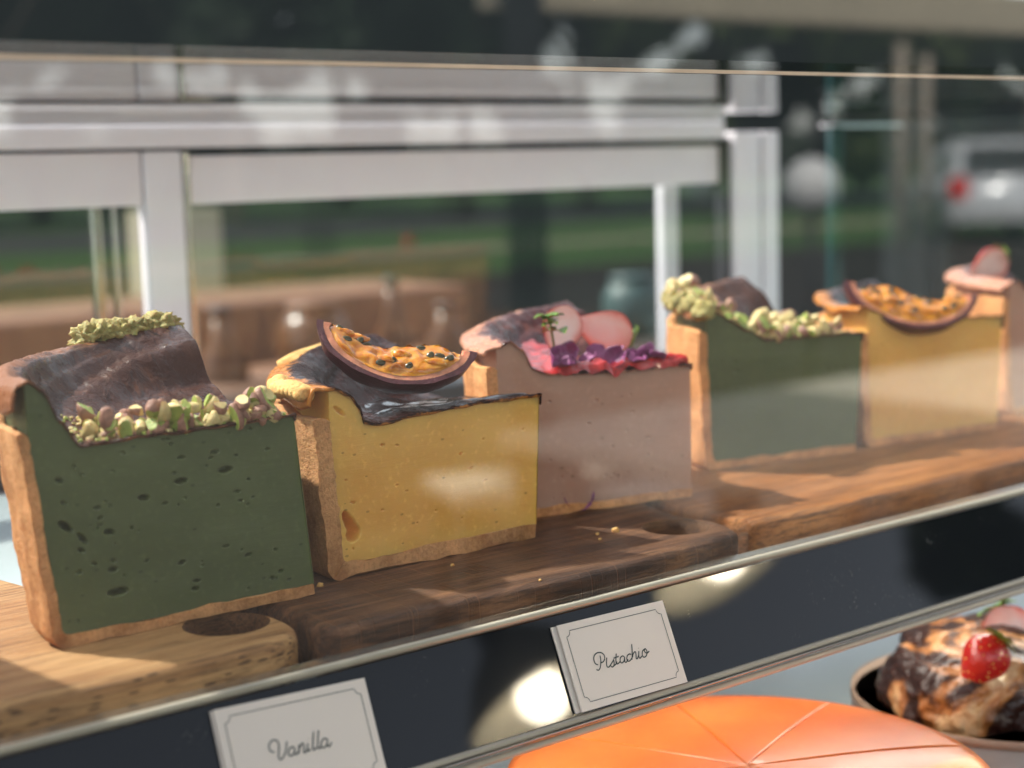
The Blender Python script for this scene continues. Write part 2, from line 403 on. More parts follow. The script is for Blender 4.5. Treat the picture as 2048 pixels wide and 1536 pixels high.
# ------------------------------------------------------------------ cake slices
def build_slice(label, tip, ang, R, A, H, near, far, fill, skin, crust='crust', hc=(.055, .055), tilt=0, flare=.003,
                tc=.0045, tb=.0034, pits=(), rnd=0, res=(150, 110), drape=.004, rimw=.012, seed=0, glaze=None, z0=ZB, overhang=.001, skin_t=.0009):
    """wedge standing on its base; local tip at the origin, near cut face along -x, outer crust at x=-R, height profile lists (d, z)"""
    root = empty('cake_slice', (tip[0], tip[1], z0), label, 'cake slice', ang, 'tall cheesecake slices in a row')
    rs = random.Random(seed)
    pl = list(pits)
    for _ in range(rnd):
        pl.append((rs.uniform(tc+.004, R-.006), rs.uniform(tb+.003, H-.006), rs.uniform(.0003, .0009), rs.uniform(.0002, .0005), rs.uniform(.0006, .0016), rs.uniform(-.3, .3)))
    def zt(d, t):
        z = lerp(interp(near, d), interp(far, d), t**1.2)
        return z+nz((d, t*.06, 0), 55, seed)*.0018*min(1, t*4+.25)+nz((d, t*.05, 0), 160, seed+4)*.0006
    def P(r, t, z):
        ph = A*t; k = min(1.0, max(0, z)/H)
        rr = r*(1+flare/R*k) if r > 0 else r
        x = -rr*math.cos(ph)+tilt*z*(1-r/R); y = rr*math.sin(ph)
        return Vector((x, y, z))
    def dent(d, z):
        s = 0
        for (pd, pz, rx, rz, dep, a) in pl:
            dx, dz = d-pd, z-pz
            if abs(dx) > 2.5*max(rx, rz) or abs(dz) > 2.5*max(rx, rz): continue
            u = (dx*math.cos(a)+dz*math.sin(a))/rx; v = (-dx*math.sin(a)+dz*math.cos(a))/rz
            q = u*u+v*v
            if q < 1.6: s = max(s, dep*min(1, max(0, (1.45-q)/1.0)))
        return s
    # filling
    bm = bmesh.new(); nu, nv = res
    def near_f(u, v):
        d = lerp(R-.0004, tc, u); r = R-d
        z = lerp(tb, zt(d, 0)-skin_t, v)
        p = P(r, 0, z); n = nz((d, 0, z), 70, seed+2)*.0005
        p.y += dent(d, z)+n*min(1, 8*v, 8*(1-v))+.0003; return p
    grid(bm, nu, nv, near_f, 0, True)
    c1, c2 = 40, 24
    def far_f(u, v):
        d = lerp(R-.0004, tc, u); return P(R-d, 1, lerp(tb, zt(d, 1)-skin_t, v))
    grid(bm, c1, c2, far_f)
    grid(bm, c1, c2, lambda u, v: P(R-lerp(R-.0004, tc, u), v, zt(lerp(R-.0004, tc, u), v)-skin_t-.0002))
    grid(bm, c1, c2, lambda u, v: P(R-lerp(R-.0004, tc, u), v, tb), 0, True)
    grid(bm, c2, c2, lambda u, v: P(R-tc, u, lerp(tb, zt(tc, u)-skin_t, v)))
    grid(bm, 3, c2, lambda u, v: P(.0004, u, lerp(tb, zt(R-.0004, u)-skin_t, v)), 0, True)
    obj('filling', bm, fill, root)
    # crust: outer wall and base as one shell, rough on its cut ends
    bm = bmesh.new(); prof = []
    def wall_h(t): return lerp(hc[0], hc[1], t)
    nW = 40; nT = 70
    def crust_prof(t):
        h = wall_h(t)+nz((t*.1, 0, 0), 60, seed+8)*.0018+nz((t*.1, 0, 0), 220, seed+8)*.0007
        pr = []
        o_, i_ = [], []
        for k in range(14): o_.append((lerp(.0006, R-.004, k/13), 0)); i_.append((lerp(.0006, R-tc-.003, k/13), tb+.0003*min(1, k)))
        for k in range(1, 6):
            a = math.pi/2*k/5; o_.append((R-.004+.004*math.sin(a), .004-.004*math.cos(a))); i_.append((R-tc-.003+.003*math.sin(a), tb+.0003+.003-.003*math.cos(a)))
        for k in range(1, 24): o_.append((R, lerp(.004, h, k/23))); i_.append((R-tc, lerp(tb+.0033, h-.0003, k/23)))
        o_.append((R-tc*.35, h+.0007)); i_.append((R-tc*.75, h+.0003))
        pr = o_+i_[::-1]
        return pr
    rings = []
    for i in range(nT+1):
        t = i/nT; pr = crust_prof(t); rg = []
        for (r, z) in pr:
            p = P(r, t, z); outer = r > R-.0005
            n = nz(p, 90, seed)*.0012+nz(p, 300, seed+1)*.0006+nz(p, 900, seed+2)*.0002
            p.x += n*(1.0 if outer else .4)*(-math.cos(A*t)); p.y += n*math.sin(A*t)
            if z > .001: p.z += nz(p, 200, seed+3)*.0007
            if i == 0:
                p.y += -.0004+nz(p, 420, seed+5)*.0011+nz(p, 1100, seed+6)*.0004
                if r < R-.004: p.z += nz(p, 260, seed+15)*.0012*(1 if z > .001 else .0)+(max(0, nz(p, 160, seed+16))*.0022 if z <= .001 else 0)
            rg.append(bm.verts.new(p))
        rings.append(rg)
    m_ = len(rings[0])
    for i in range(nT):
        for k in range(m_): bm.faces.new((rings[i][k], rings[i][(k+1) % m_], rings[i+1][(k+1) % m_], rings[i+1][k]))
    for rg in (rings[0], rings[-1]):
        h_ = m_//2
        for k in range(h_-1):
            a_, b_, c_, d_ = rg[k], rg[k+1], rg[m_-2-k], rg[m_-1-k]
            if len({a_, b_, c_, d_}) == 4: bm.faces.new((a_, b_, c_, d_))
    bmesh.ops.recalc_face_normals(bm, faces=bm.faces)
    sharp(obj('crust', bm, crust, root), 50)
    # baked top skin
    bm = bmesh.new(); lay = bm.verts.layers.float.new('rim')
    nS, nR = (240, 170) if res[0] > 200 else (130, 90)
    def skin_p(u, v, off):
        if u < .08:                                         # drape over the crust
            k = 1-u/.08; r = R+overhang*(1-(1-k)**2); dz = -drape*k*(.75+.5*noise.noise(Vector((v*9, seed, 0)))); d = 0
        else:
            d = (u-.08)/.92*(R+.0006); r = R-d; dz = 0
        z = zt(d, v)+dz
        q0 = (-r*math.cos(A*v), r*math.sin(A*v)*.5, 1)
        wr = nz(q0, 240, seed+7)*.0005-abs(nz(q0, 110, seed+11))*.0007+nz(q0, 700, seed+12)*.0003
        q = P(r, v, z+(wr if off == 0 else -skin_t))
        if off and u < .08: q.x += .0008
        return q
    top = grid(bm, nS, nR, lambda u, v: skin_p(u, v, 0), 0, False)
    bot = grid(bm, nS, nR, lambda u, v: skin_p(u, v, 1), 0, True)
    for j in (0, nR-1):
        for i in range(nS-1):
            f = (top[i][j], top[i+1][j], bot[i+1][j], bot[i][j]); bm.faces.new(f if j else f[::-1])
    for i in (0, nS-1):
        for j in range(nR-1):
            f = (top[i][j], top[i][j+1], bot[i][j+1], bot[i][j]); bm.faces.new(f)
    for g in (top, bot):
        for i in range(nS):
            d = ((i/(nS-1))-.08)/.92*R
            for j in range(nR):
                e = .35 if (j < 1 and g is top) else (.6 if j < 1 else 0)
                g[i][j][lay] = max(e, 1-max(0, d)/rimw)
    bmesh.ops.recalc_face_normals(bm, faces=bm.faces)
    for j in range(nR):                                     # let the skin stand a hair proud of the cut
        pass
    for g in (top, bot):
        for i in range(nS): g[i][0].co.y -= .0004
    obj('baked_top', bm, skin, root)
    def on_top(d, t, dz=0):                                 # world point on the baked top
        q = P(R-d, t, zt(d, t)+dz); return Matrix.Translation((tip[0], tip[1], z0)) @ Matrix.Rotation(ang, 4, 'Z') @ q
    return root, on_top, P, zt
def fpit(px, py, tip, ang, R, rx, rz, dep, a=0):
    """pit given by where it shows on the near face"""
    n = Vector((math.sin(ang), -math.cos(ang), 0)); q = on_plane(px, py, Vector((tip[0], tip[1], 0)), n)-Vector((tip[0], tip[1], ZB))
    s = q.x*math.cos(ang)+q.y*math.sin(ang)
    return (R+s, q.z, rx, rz, dep, a)
def fprof(pts, tip, ang, R):
    return [fpit(px, py, tip, ang, R, 0, 0, 0)[:2] for px, py in pts]

S = {}
# front green slice
T1, A1, R1 = (-.0115, -.0095), R_(-.5), .0915
n1 = fprof([(62, 800), (80, 768), (102, 757), (130, 775), (165, 838), (200, 884), (300, 868), (450, 850), (575, 828)], T1, A1, R1)
f1 = [(0, .082), (.010, .086), (.022, .081), (.034, .066), (.046, .060), (.095, .060)]
p1 = [fpit(*q) for q in [
    (153, 957, T1, A1, R1, .0011, .0006, .002), (157, 1050, T1, A1, R1, .0022, .0010, .004, -.7), (187, 1073, T1, A1, R1, .0018, .0008, .003, -1.0),
    (240, 1061, T1, A1, R1, .0015, .0008, .003, -.2), (313, 992, T1, A1, R1, .0017, .0008, .003, -.1), (388, 958, T1, A1, R1, .0019, .0008, .003, 0), (353, 1003, T1, A1, R1, .001, .0004, .002),
    (476, 936, T1, A1, R1, .0022, .0009, .003, .05), (245, 1182, T1, A1, R1, .0030, .0011, .004, 0), (240, 1137, T1, A1, R1, .0014, .0007, .0025), (397, 1176, T1, A1, R1, .0012, .0007, .0025),
    (376, 1123, T1, A1, R1, .0011, .0006, .002, .2), (506, 1108, T1, A1, R1, .0011, .0005, .002), (401, 1160, T1, A1, R1, .0012, .0005, .002), (568, 1142, T1, A1, R1, .0008, .0006, .002),
    (222, 1012, T1, A1, R1, .0009, .0006, .0015), (500, 998, T1, A1, R1, .0009, .0004, .0015), (495, 980, T1, A1, R1, .0012, .0004, .0015), (463, 1090, T1, A1, R1, .0012, .0004, .0015),
    (182, 1098, T1, A1, R1, .0010, .0006, .002, -.4), (458, 900, T1, A1, R1, .0015, .0006, .0012), (392, 912, T1, A1, R1, .0012, .0005, .0012), (560, 895, T1, A1, R1, .0009, .0004, .001)]]
S[1] = build_slice('tall green cheesecake slice at left with pistachios and a green crumb lump', T1, A1, R1, R_(90), .066, n1, f1, 'green', 'skin_green',
                   hc=(.066, .070), tilt=-.085, flare=.007, tc=.0034, pits=p1, rnd=42, res=(300, 210), drape=.007, rimw=.016, seed=1)
# yellow slice
T2, A2, R2 = (.0935, .001), R_(.6), .0935
n2 = fprof([(625, 800), (650, 775), (685, 775), (712, 786), (732, 812), (740, 840), (775, 843), (835, 826), (900, 812), (1000, 798), (1085, 783)], T2, A2, R2)
f2 = [(0, .068), (.010, .074), (.022, .070), (.034, .052), (.048, .050), (.095, .052)]
p2 = [fpit(*q) for q in [(708, 1050, T2, A2, R2, .0050, .0018, .007, -1.15), (712, 1066, T2, A2, R2, .0024, .0028, .006, -.5), (940, 937, T2, A2, R2, .0010, .0004, .0012, .3), (968, 962, T2, A2, R2, .0011, .0004, .0012, .3),
      (695, 820, T2, A2, R2, .0025, .0007, .0016, -.7), (770, 1020, T2, A2, R2, .0006, .0004, .001), (800, 970, T2, A2, R2, .0006, .0004, .001)]]
S[2] = build_slice('yellow vanilla cheesecake slice with glossy near black top and a passion fruit wedge', T2, A2, R2, R_(82), .053, n2, f2, 'yellow', 'skin_yellow',
                   hc=(.056, .058), tilt=.06, flare=.004, tc=.0062, tb=.0052, pits=p2, rnd=12, res=(260, 180), drape=.006, rimw=.013, seed=5, overhang=.0015, skin_t=.0012)
# pink brown slice with berries
T3 = at(1385, 992, z=ZB); A3, R3 = R_(-12), .090
n3 = fprof([(990, 700), (1015, 692), (1041, 680), (1062, 695), (1085, 735), (1118, 748), (1200, 744), (1300, 735), (1380, 728)], T3, A3, R3)
f3 = [(0, .072), (.008, .078), (.02, .074), (.030, .062), (.042, .055), (.095, .055)]
S[3] = build_slice('pinkish brown cheesecake slice with red glaze, purple petals and strawberry pieces', T3, A3, R3, R_(82), .054, n3, f3, 'taupe', 'skin_taupe', 'crust_pale',
                   hc=(.062, .066), tilt=.0, flare=.005, rnd=26, res=(210, 130), drape=.002, rimw=.016, seed=9)
# far green slice
T4 = at(1712, 903, z=ZB); A4, R4 = R_(-12), .0865
n4 = fprof([(1440, 622), (1452, 628), (1466, 640), (1500, 660), (1535, 678), (1580, 674), (1650, 668), (1728, 663)], T4, A4, R4)
f4 = [(0, .078), (.010, .080), (.022, .074), (.034, .062), (.046, .056), (.095, .054)]
S[4] = build_slice('far green cheesecake slice heaped with chopped pistachios on the amber board', T4, A4, R4, R_(82), .056, n4, f4, 'green', 'skin_green', 'crust_pale',
                   hc=(.063, .066), tilt=.07, flare=.003, rnd=14, res=(140, 100), drape=.003, rimw=.02, seed=13)
T5 = at(1994, 858, z=ZB); A5, R5 = R_(-10), .088
n5 = fprof([(1735, 612), (1760, 618), (1785, 635), (1805, 642), (1830, 646), (1900, 636), (2000, 630)], T5, A5, R5)
f5 = [(0, .070), (.010, .074), (.022, .066), (.034, .054), (.046, .052), (.095, .052)]
S[5] = build_slice('second yellow cheesecake slice further right with passion fruit wedge tilted up', T5, A5, R5, R_(82), .054, n5, f5, 'yellow', 'skin_yellow', 'crust_pale',
                   hc=(.056, .058), tilt=.05, flare=.003, rnd=8, res=(110, 80), drape=.003, rimw=.012, seed=17)
c6 = at(2012, 832, z=ZB); A6, R6 = R_(-8), .09; T6 = (c6.x+R6*math.cos(A6), c6.y+R6*math.sin(A6))
n6 = [(0, .070), (.010, .072), (.020, .066), (.030, .056), (.045, .053), (.095, .053)]
S[6] = build_slice('farthest pinkish brown slice at the right edge of the row with a strawberry', T6, A6, R6, R_(82), .054, n6, [(a, b+.004) for a, b in n6], 'taupe', 'skin_taupe', 'crust_pale',
                   hc=(.062, .064), flare=.004, rnd=5, res=(80, 60), drape=.003, rimw=.02, seed=21)
T0 = (-.1335+.000, -.020)
S[0] = build_slice('yellow cheesecake slice cut off by the left edge of the photo', T0, R_(2), .09, R_(82), .055, [(0, .06), (.01, .068), (.03, .055), (.095, .055)], [(0, .06), (.01, .068), (.03, .055), (.095, .055)],
                   'yellow', 'skin_yellow', hc=(.055, .055), res=(60, 40), tilt=-.1, seed=25)

# green crumb lump on the rim of the first slice
def lump(name, bmm, c, s, seed, amp=.35, sub=4, f=1.0):
    r = bmesh.ops.create_icosphere(bmm, subdivisions=sub, radius=1)
    for v in r['verts']:
        d = 1+amp*noise.noise(v.co*1.6*f+Vector((seed, 0, 0)))+amp*.5*noise.noise(v.co*4*f+Vector((seed, 3, 0)))+amp*.28*noise.noise(v.co*10*f+Vector((seed, 5, 0)))
        v.co = Vector((v.co.x*s[0]*d, v.co.y*s[1]*d, v.co.z*s[2]*d))+Vector(c)
    return bmm
root1, top1, P1, zt1 = S[1]
bm = bmesh.new()
for k in range(9):
    t = .76+.028*k; d = .003+.002*math.sin(k*2)
    q = P1(R1-d, t, zt1(d, t)+.0015+.001*math.sin(k*3.1)); lump('x', bm, q, (.0060, .0060, .0050), k*3.3, .55, 4, 1.6)
obj('crumb_lump', bm, 'green_crumb', root1)
bm = bmesh.new()
for k in range(4):
    q = P1(R1-.004, .90+.03*k, zt1(.004, .93)-.002); lump('x', bm, q, (.0045, .004, .0035), 20+k*3.3, .5, 3)
obj('crust_crumb', bm, 'pist_skin', root1)
root4, top4, P4, zt4 = S[4]
bm = bmesh.new()
for k in range(6):
    t = .0+.09*k; d = .003; q = P4(R4-d, t, zt4(d, t)+.001); lump('x', bm, q, (.0055, .005, .005), 40+k*3.3, .5, 3)
obj('crumb_lump', bm, 'green_crumb', root4)
# torn crust flap of the yellow slice
root2, top2, P2, zt2 = S[2]
MAT['flap'] = crust_mat('torn golden crust', (.78, .46, .17), (.55, .24, .07))
bm = bmesh.new()
for k in range(14):
    t = .03+.016*k; q = P2(R2+.0022-.0004*abs(k-4), t, zt2(0, t)-.0012+.0010*math.sin(k*.5)); lump('x', bm, q, (.0042, .0034, .0030), 60+k*.15, .22, 3)
obj('torn_crust', bm, 'flap', root2)
bm = bmesh.new()
for k in range(18):
    t = .60+.021*k; q = P2(R2-.003, t, zt2(.003, t)-.0008); lump('x', bm, q, (.0055, .005, .0030), 80+k*.15, .2, 3)
obj('torn_crust', bm, 'flap', root2)
# wet glaze pool on the yellow slice
bm = bmesh.new()
def pool(u, v):
    d = .032+.060*u; t = .22+.45*v; e = min(u, 1-u, v, 1-v)*8
    return P2(R2-d, t*1.0, zt2(d, t)+.0007*min(1, e)-.0001)
grid(bm, 40, 30, pool); obj('glaze_pool', bm, 'wet', root2)

# ------------------------------------------------------------------ pistachio pieces
def nut_mesh(seed):
    rs = random.Random(seed); bm = bmesh.new()
    bmesh.ops.create_icosphere(bm, subdivisions=3, radius=1)
    for v in bm.verts:
        v.co *= 1+.18*noise.noise(v.co*1.5+Vector((seed*3.1, 0, 0)))+.08*noise.noise(v.co*5+Vector((seed, 0, 0)))
        v.co = Vector((v.co.x*.0042, v.co.y*.0030, v.co.z*.0028))
    for k in range(rs.choice((2, 3, 4, 4))):
        n = Vector((rs.uniform(-1, 1), rs.uniform(-1, 1), rs.uniform(-1, 1))).normalized()
        if k == 0: n = Vector((rs.uniform(-.3, .3), rs.uniform(-.3, .3), 1)).normalized()
        r = bmesh.ops.bisect_plane(bm, geom=bm.verts[:]+bm.edges[:]+bm.faces[:], plane_co=n*rs.uniform(.0006, .0022), plane_no=n, clear_outer=True)
        ed = [e for e in r['geom_cut'] if isinstance(e, bmesh.types.BMEdge)]
        f = bmesh.ops.edgenet_fill(bm, edges=ed)['faces']
        for ff in f: ff.material_index = 1
        if f:
            bmesh.ops.triangulate(bm, faces=f)
    bmesh.ops.recalc_face_normals(bm, faces=bm.faces)
    me = bpy.data.meshes.new('pistachio_piece'); 
    for e in bm.edges:
        if len(e.link_faces) == 2 and e.calc_face_angle(0) > R_(35): e.smooth = False
    for f in bm.faces: f.smooth = True
    bm.to_mesh(me); bm.free()
    me.materials.append(MAT['pist_skin' if rs.random() < .85 else 'pist_in']); me.materials.append(MAT['pist_in' if rs.random() < .68 else 'pist_green'])
    return me
NUTS = [nut_mesh(k) for k in range(14)]
def nuts(top, n, dr, tr, label, group, seed, size=1.0, pile=.003):
    rs = random.Random(seed); used = []
    for k in range(n):
        for _ in range(40):
            d, t = rs.uniform(*dr), rs.uniform(*tr)
            p = top(d, t)
            if all((p.to_2d()-q.to_2d()).length > .0046*size for q in used): break
        lift = 0 if len(used) < n*.7 else pile
        used.append(p); s = size*rs.choice((.55, .7, .9, 1.0, 1.15))*rs.uniform(.9, 1.1)
        o = bpy.data.objects.new('pistachio_piece', rs.choice(NUTS)); link(o)
        o.location = p+Vector((0, 0, .0017*s+lift)); o.rotation_euler = (rs.uniform(0, 6.28), rs.uniform(0, 6.28), rs.uniform(0, 6.28)); o.scale = (s, s*rs.uniform(.75, 1.05), s*rs.uniform(.8, 1.2))
        tag(o, label, 'pistachio', group)
nuts(top1, 130, (.025, .084), (.012, .26), 'chopped pistachio piece scattered on top of the front green slice', 'chopped pistachios on the front green slice', 3, .92, .0045)
nuts(top4, 60, (.016, .074), (.02, .36), 'chopped pistachio piece heaped on the far green slice', 'chopped pistachios on the far green slice', 8, 1.15, .005)

nuts(top4, 26, (.000, .026), (.04, .50), 'chopped pistachio piece on the raised rim of the far green slice', 'chopped pistachios on the rim of the far green slice', 18, 1.25, .004)
def nut_dust(top, n, dr, tr, label, seed):
    rs = random.Random(seed); bm = bmesh.new()
    for k in range(n):
        p = top(rs.uniform(*dr), rs.uniform(*tr)); s_ = rs.uniform(.0003, .0010)
        r_ = bmesh.ops.create_icosphere(bm, subdivisions=1, radius=1); mi = rs.choice((0, 0, 1, 2))
        for v in r_['verts']: v.co = Vector((v.co.x*s_*rs.uniform(.7, 1.3), v.co.y*s_*rs.uniform(.7, 1.3), v.co.z*s_*rs.uniform(.5, 1)))+p+Vector((0, 0, s_*.4))
        for f in {f for v in r_['verts'] for f in v.link_faces}: f.material_index = mi
    tag(obj('pistachio_dust', bm, ['pist_in', 'pist_skin', 'pist_green'], None, False), label, 'crumbs', None, 'stuff')
nut_dust(top1, 420, (.020, .088), (.004, .26), 'fine pistachio crumbs between the nut pieces on the front green slice', 5)
nut_dust(top4, 320, (.012, .080), (.004, .40), 'fine pistachio crumbs between the nut pieces on the far green slice', 6)
# ------------------------------------------------------------------ passion fruit wedges
def passion(loc, rz, tiltx, roll, Ro, label, seed=0):
    root = empty('passion_fruit_wedge', loc, label, 'passion fruit'); root.rotation_euler = (tiltx, roll, rz)
    B0, B1 = R_(-32), R_(40); th0, th1 = R_(2), R_(178)
    def pt(r, th, be):                       # arc hangs below the local origin, shell curved in y
        wob = 1+.03*noise.noise(Vector((th*1.5, be*2, seed)))
        s = math.sin(th)
        return Vector((-r*1.12*math.cos(th)*wob, r*s*math.sin(be)*.8, -r*s*math.cos(be)*wob*.82))
    def shell(r0, r1, name, mat, a0=th0, a1=th1):
        bm = bmesh.new(); n, mm = 60, 16
        f = lambda u: lerp(a0, a1, u)
        o_ = grid(bm, n, mm, lambda u, v: pt(r0(u), f(u), lerp(B0, B1, v)), 0, False)
        i_ = grid(bm, n, mm, lambda u, v: pt(r1(u), f(u), lerp(B0, B1, v)), 0, True)
        for j in (0, mm-1):
            for i in range(n-1): bm.faces.new((o_[i][j], o_[i+1][j], i_[i+1][j], i_[i][j]))
        for i in (0, n-1):
            for j in range(mm-1): bm.faces.new((o_[i][j], o_[i][j+1], i_[i][j+1], i_[i][j]))
        bmesh.ops.recalc_face_normals(bm, faces=bm.faces)
        sharp(obj(name, bm, mat, root), 45)
    shell(lambda u: Ro+.0002*math.sin(u*40), lambda u: Ro-.0022+.0005*noise.noise(Vector((u*14, seed, 0))), 'rind', 'rind')
    shell(lambda u: Ro-.0021, lambda u: Ro-.0046+.0011*noise.noise(Vector((u*11, seed, 4))), 'pith', 'pith', R_(4), R_(176))
    bm = bmesh.new(); Ri = Ro-.0043
    rs = random.Random(seed)
    def pulp(u, v):
        th = lerp(R_(8), R_(172), u); be = lerp(B0*1.02, B1, v)
        p = pt(Ri, th, be); return p
    # body of the pulp: lens between the inner arc and the chord, bulging to the cut face
    def face(u, v):
        th = lerp(R_(10), R_(170), u); a = pt(Ri, th, B0); a.y -= .0002
        b = Vector((a.x*.96, .0015, -.0035+.0022*math.sin(u*9+seed)))
        p = a.lerp(b, v); e = min(1, 6*min(u, 1-u))*min(1, 5*v)
        p.y += -.0022*math.sin(min(1, v*1.1)*math.pi*.9)*e+nz(p, 200, seed)*.0016*e+abs(nz((p.x, p.y, p.z*.4), 420, seed+9))*.0006*e; p.z += nz(p, 260, seed+3)*.0014*e
        return p
    grid(bm, 90, 34, face)
    def topf(u, v):
        th = lerp(R_(10), R_(170), u); a = pt(Ri, th, B0)
        b = Vector((a.x*.96, .0015, -.0035+.0022*math.sin(u*9+seed))); b.z += nz(b, 420, seed+3)*.0014*min(1, 6*min(u, 1-u)); b.y += nz(b, 330, seed)*.0012
        c = pt(Ri, th, B1); p = b.lerp(c, v); p.z += .0012*math.sin(v*math.pi)+nz(p, 300, seed+1)*.0014*math.sin(v*math.pi); return p
    grid(bm, 90, 24, topf); bmesh.ops.remove_doubles(bm, verts=bm.verts, dist=2e-5); bmesh.ops.recalc_face_normals(bm, faces=bm.faces)
    obj('pulp', bm, 'pulp', root)
    for k in range(11):
        u = .14+.72*k/10+rs.uniform(-.02, .02); v = rs.uniform(.35, .95)
        p = face(u, v); bm = bmesh.new()
        bmesh.ops.create_icosphere(bm, subdivisions=2, radius=1)
        q = Matrix.Rotation(rs.uniform(-1.2, 1.2), 4, 'Y')
        for vv in bm.verts: vv.co = q @ Vector((vv.co.x*.0022, vv.co.y*.0009, vv.co.z*.0014))+p+Vector((0, .0004, 0))
        obj('seed', bm, 'seed', root)
    for k in range(5):                       # wet juice sacs
        u = .14+.72*rs.random(); p = face(u, rs.uniform(.3, 1)); bm = bmesh.new(); lump('x', bm, p, (.0040, .0014, .0015), seed+k, .35, 3); obj('juice_sac', bm, 'pulp', root)
    return root
pf = at(795, 668, y=.018)
passion(Vector((pf.x, pf.y, pf.z)), R_(-34), R_(-11), R_(14), .0262, 'purple passion fruit wedge with orange pulp resting on the front yellow slice', 1)
pf = at(1822, 572, y=.030)
passion(pf, R_(-36), R_(-8), R_(8), .0295, 'passion fruit wedge on the second yellow slice near the right edge', 5)

# ------------------------------------------------------------------ strawberries, petals
def leafy(bm, c, s, n, seed, wf=.26):
    rs = random.Random(seed)
    for k in range(n):
        a = k*math.tau/n+rs.uniform(-.4, .4); L = s*rs.uniform(.7, 1.2); w = L*wf; up = rs.uniform(.1, .8)
        d = Vector((math.cos(a), math.sin(a), up)).normalized(); sd = Vector((-math.sin(a), math.cos(a), 0))
        prev = None
        for i in range(6):
            t = i/5; wd = w*math.sin(math.pi*min(.98, t*.9+.08)); p = Vector(c)+d*L*t+Vector((0, 0, -L*.35*t*t))
            row = [bm.verts.new(p-sd*wd+Vector((0, 0, wd*.4))), bm.verts.new(p), bm.verts.new(p+sd*wd+Vector((0, 0, wd*.4)))]
            if prev:
                for q in range(2): bm.faces.new((prev[q], prev[q+1], row[q+1], row[q]))
            prev = row
def berry(loc, rot, s, label, group=None, half=True, leaves=True, seed=0):
    root = empty('strawberry_piece', loc, label, 'strawberry', 0, group); root.rotation_euler = rot
    # axis along local z (tip down), cut face in the local xz plane facing -y
    prof = lambda v: s*(.42*math.sin(math.pi*min(1, v)**.68)+.0)*(1-.15*v)
    bm = bmesh.new(); a1 = math.pi if half else math.tau
    grid(bm, 26, 24, lambda u, v: Vector((prof(v)*math.cos(a1*u), prof(v)*math.sin(a1*u)*.95, s*(.5-v)*1.15)))
    bmesh.ops.remove_doubles(bm, verts=bm.verts, dist=1e-5); bmesh.ops.recalc_face_normals(bm, faces=bm.faces); obj('skin', bm, 'berry', root)
    if half:
        bm = bmesh.new(); lay = bm.verts.layers.float.new('rim')
        vs = grid(bm, 21, 24, lambda u, v: Vector((prof(v)*(2*u-1), -.0003-.0006*(1-(2*u-1)**2)*math.sin(math.pi*v), s*(.5-v)*1.15)))
        for i in range(21):
            for j in range(24): vs[i][j][lay] = max(abs(2*i/20-1)**2, abs(j/23-.5)*1.2)
        bmesh.ops.remove_doubles(bm, verts=bm.verts, dist=1e-5); obj('cut_flesh', bm, 'berry_cut', root)
    if leaves:
        bm = bmesh.new(); leafy(bm, (0, .1*s, .5*s), s*.36, 9, seed); obj('leaves', bm, 'leaf', root)
    return root
root3, top3, P3, zt3 = S[3]
def face_cam(d=0): return d
berry(at(1203, 660, y=.046), (R_(-8), R_(112), R_(-44)), .0245, 'pale cut strawberry half leaning on the pinkish brown slice, right of the leafy one', None, True, True, 3)
b = berry(at(1122, 668, y=.042), (R_(-12), R_(18), R_(-30)), .0215, 'strawberry piece with bright green leaves on the pinkish brown slice', None, True, False, 4)
bl = empty('leaf_sprig', at(1098, 638, y=.034), 'bright green leaf sprig lying against the strawberry on the pinkish brown slice', 'leaf sprig')
bm = bmesh.new(); leafy(bm, (0, 0, 0), .0075, 5, 21, .42); leafy(bm, (.002, -.001, -.005), .0075, 4, 22, .42); leafy(bm, (-.001, -.002, -.002), .0060, 4, 23, .42); obj('leaves', bm, 'leaf', bl)
bm = bmesh.new(); tube(bm, [(0, .001, .002), (.002, .001, -.004), (.004, .002, -.012)], .0005); obj('stem', bm, 'leaf', bl)
berry(at(1975, 535, y=.075), (R_(10), R_(60), R_(-20)), .024, 'blurred strawberry on the farthest slice at the right edge', None, True, True, 7)
# glaze on slice 3
bm = bmesh.new()
def jam(u, v):
    d = .022+.0665*u; t = -.012+.62*v; e = min(1, 7*min(u, 1-u+.12, 1-v))
    p = P3(R3-d, t, zt3(d, max(0, t))+(.0040+nz((d, t*.06, 0), 190, 3)*.0024)*e-.0004)
    if v < .06: p.z -= (.0036+.0026*noise.noise(Vector((u*9, 2, 0))))*(1-v/.06)*e; p.y -= .0006
    return p
grid(bm, 110, 60, jam); obj('red_glaze', bm, 'jam', root3)
def petal(loc, s, rot, seed, label, group=None):
    bm = bmesh.new(); rs = random.Random(seed)
    def f(u, v):
        a = (u-.5)*2; w = math.sin(math.pi*(.1+.85*v))**.7
        x = a*s*.55*w; y = (v-.5)*s
        return Vector((x, y, s*.35*a*a*rs_[0]+s*.3*(v-.3)**2*rs_[1]+noise.noise(Vector((u*4, v*4, seed)))*s*.16))
    rs_ = (rs.uniform(.3, 1.4), rs.uniform(-1, 1.5))
    a = grid(bm, 12, 12, f); b = grid(bm, 12, 12, lambda u, v: f(u, v)-Vector((0, 0, .0003)), 0, True)
    for k in (0, 11):
        for i in range(11):
            bm.faces.new((a[k][i], a[k][i+1], b[k][i+1], b[k][i])); bm.faces.new((a[i][k], a[i+1][k], b[i+1][k], b[i][k]))
    bmesh.ops.recalc_face_normals(bm, faces=bm.faces)
    o = obj('dried_petal', bm, 'petal'); o.location = loc; o.rotation_euler = rot; return tag(o, label, 'petal', group)
rs = random.Random(4)
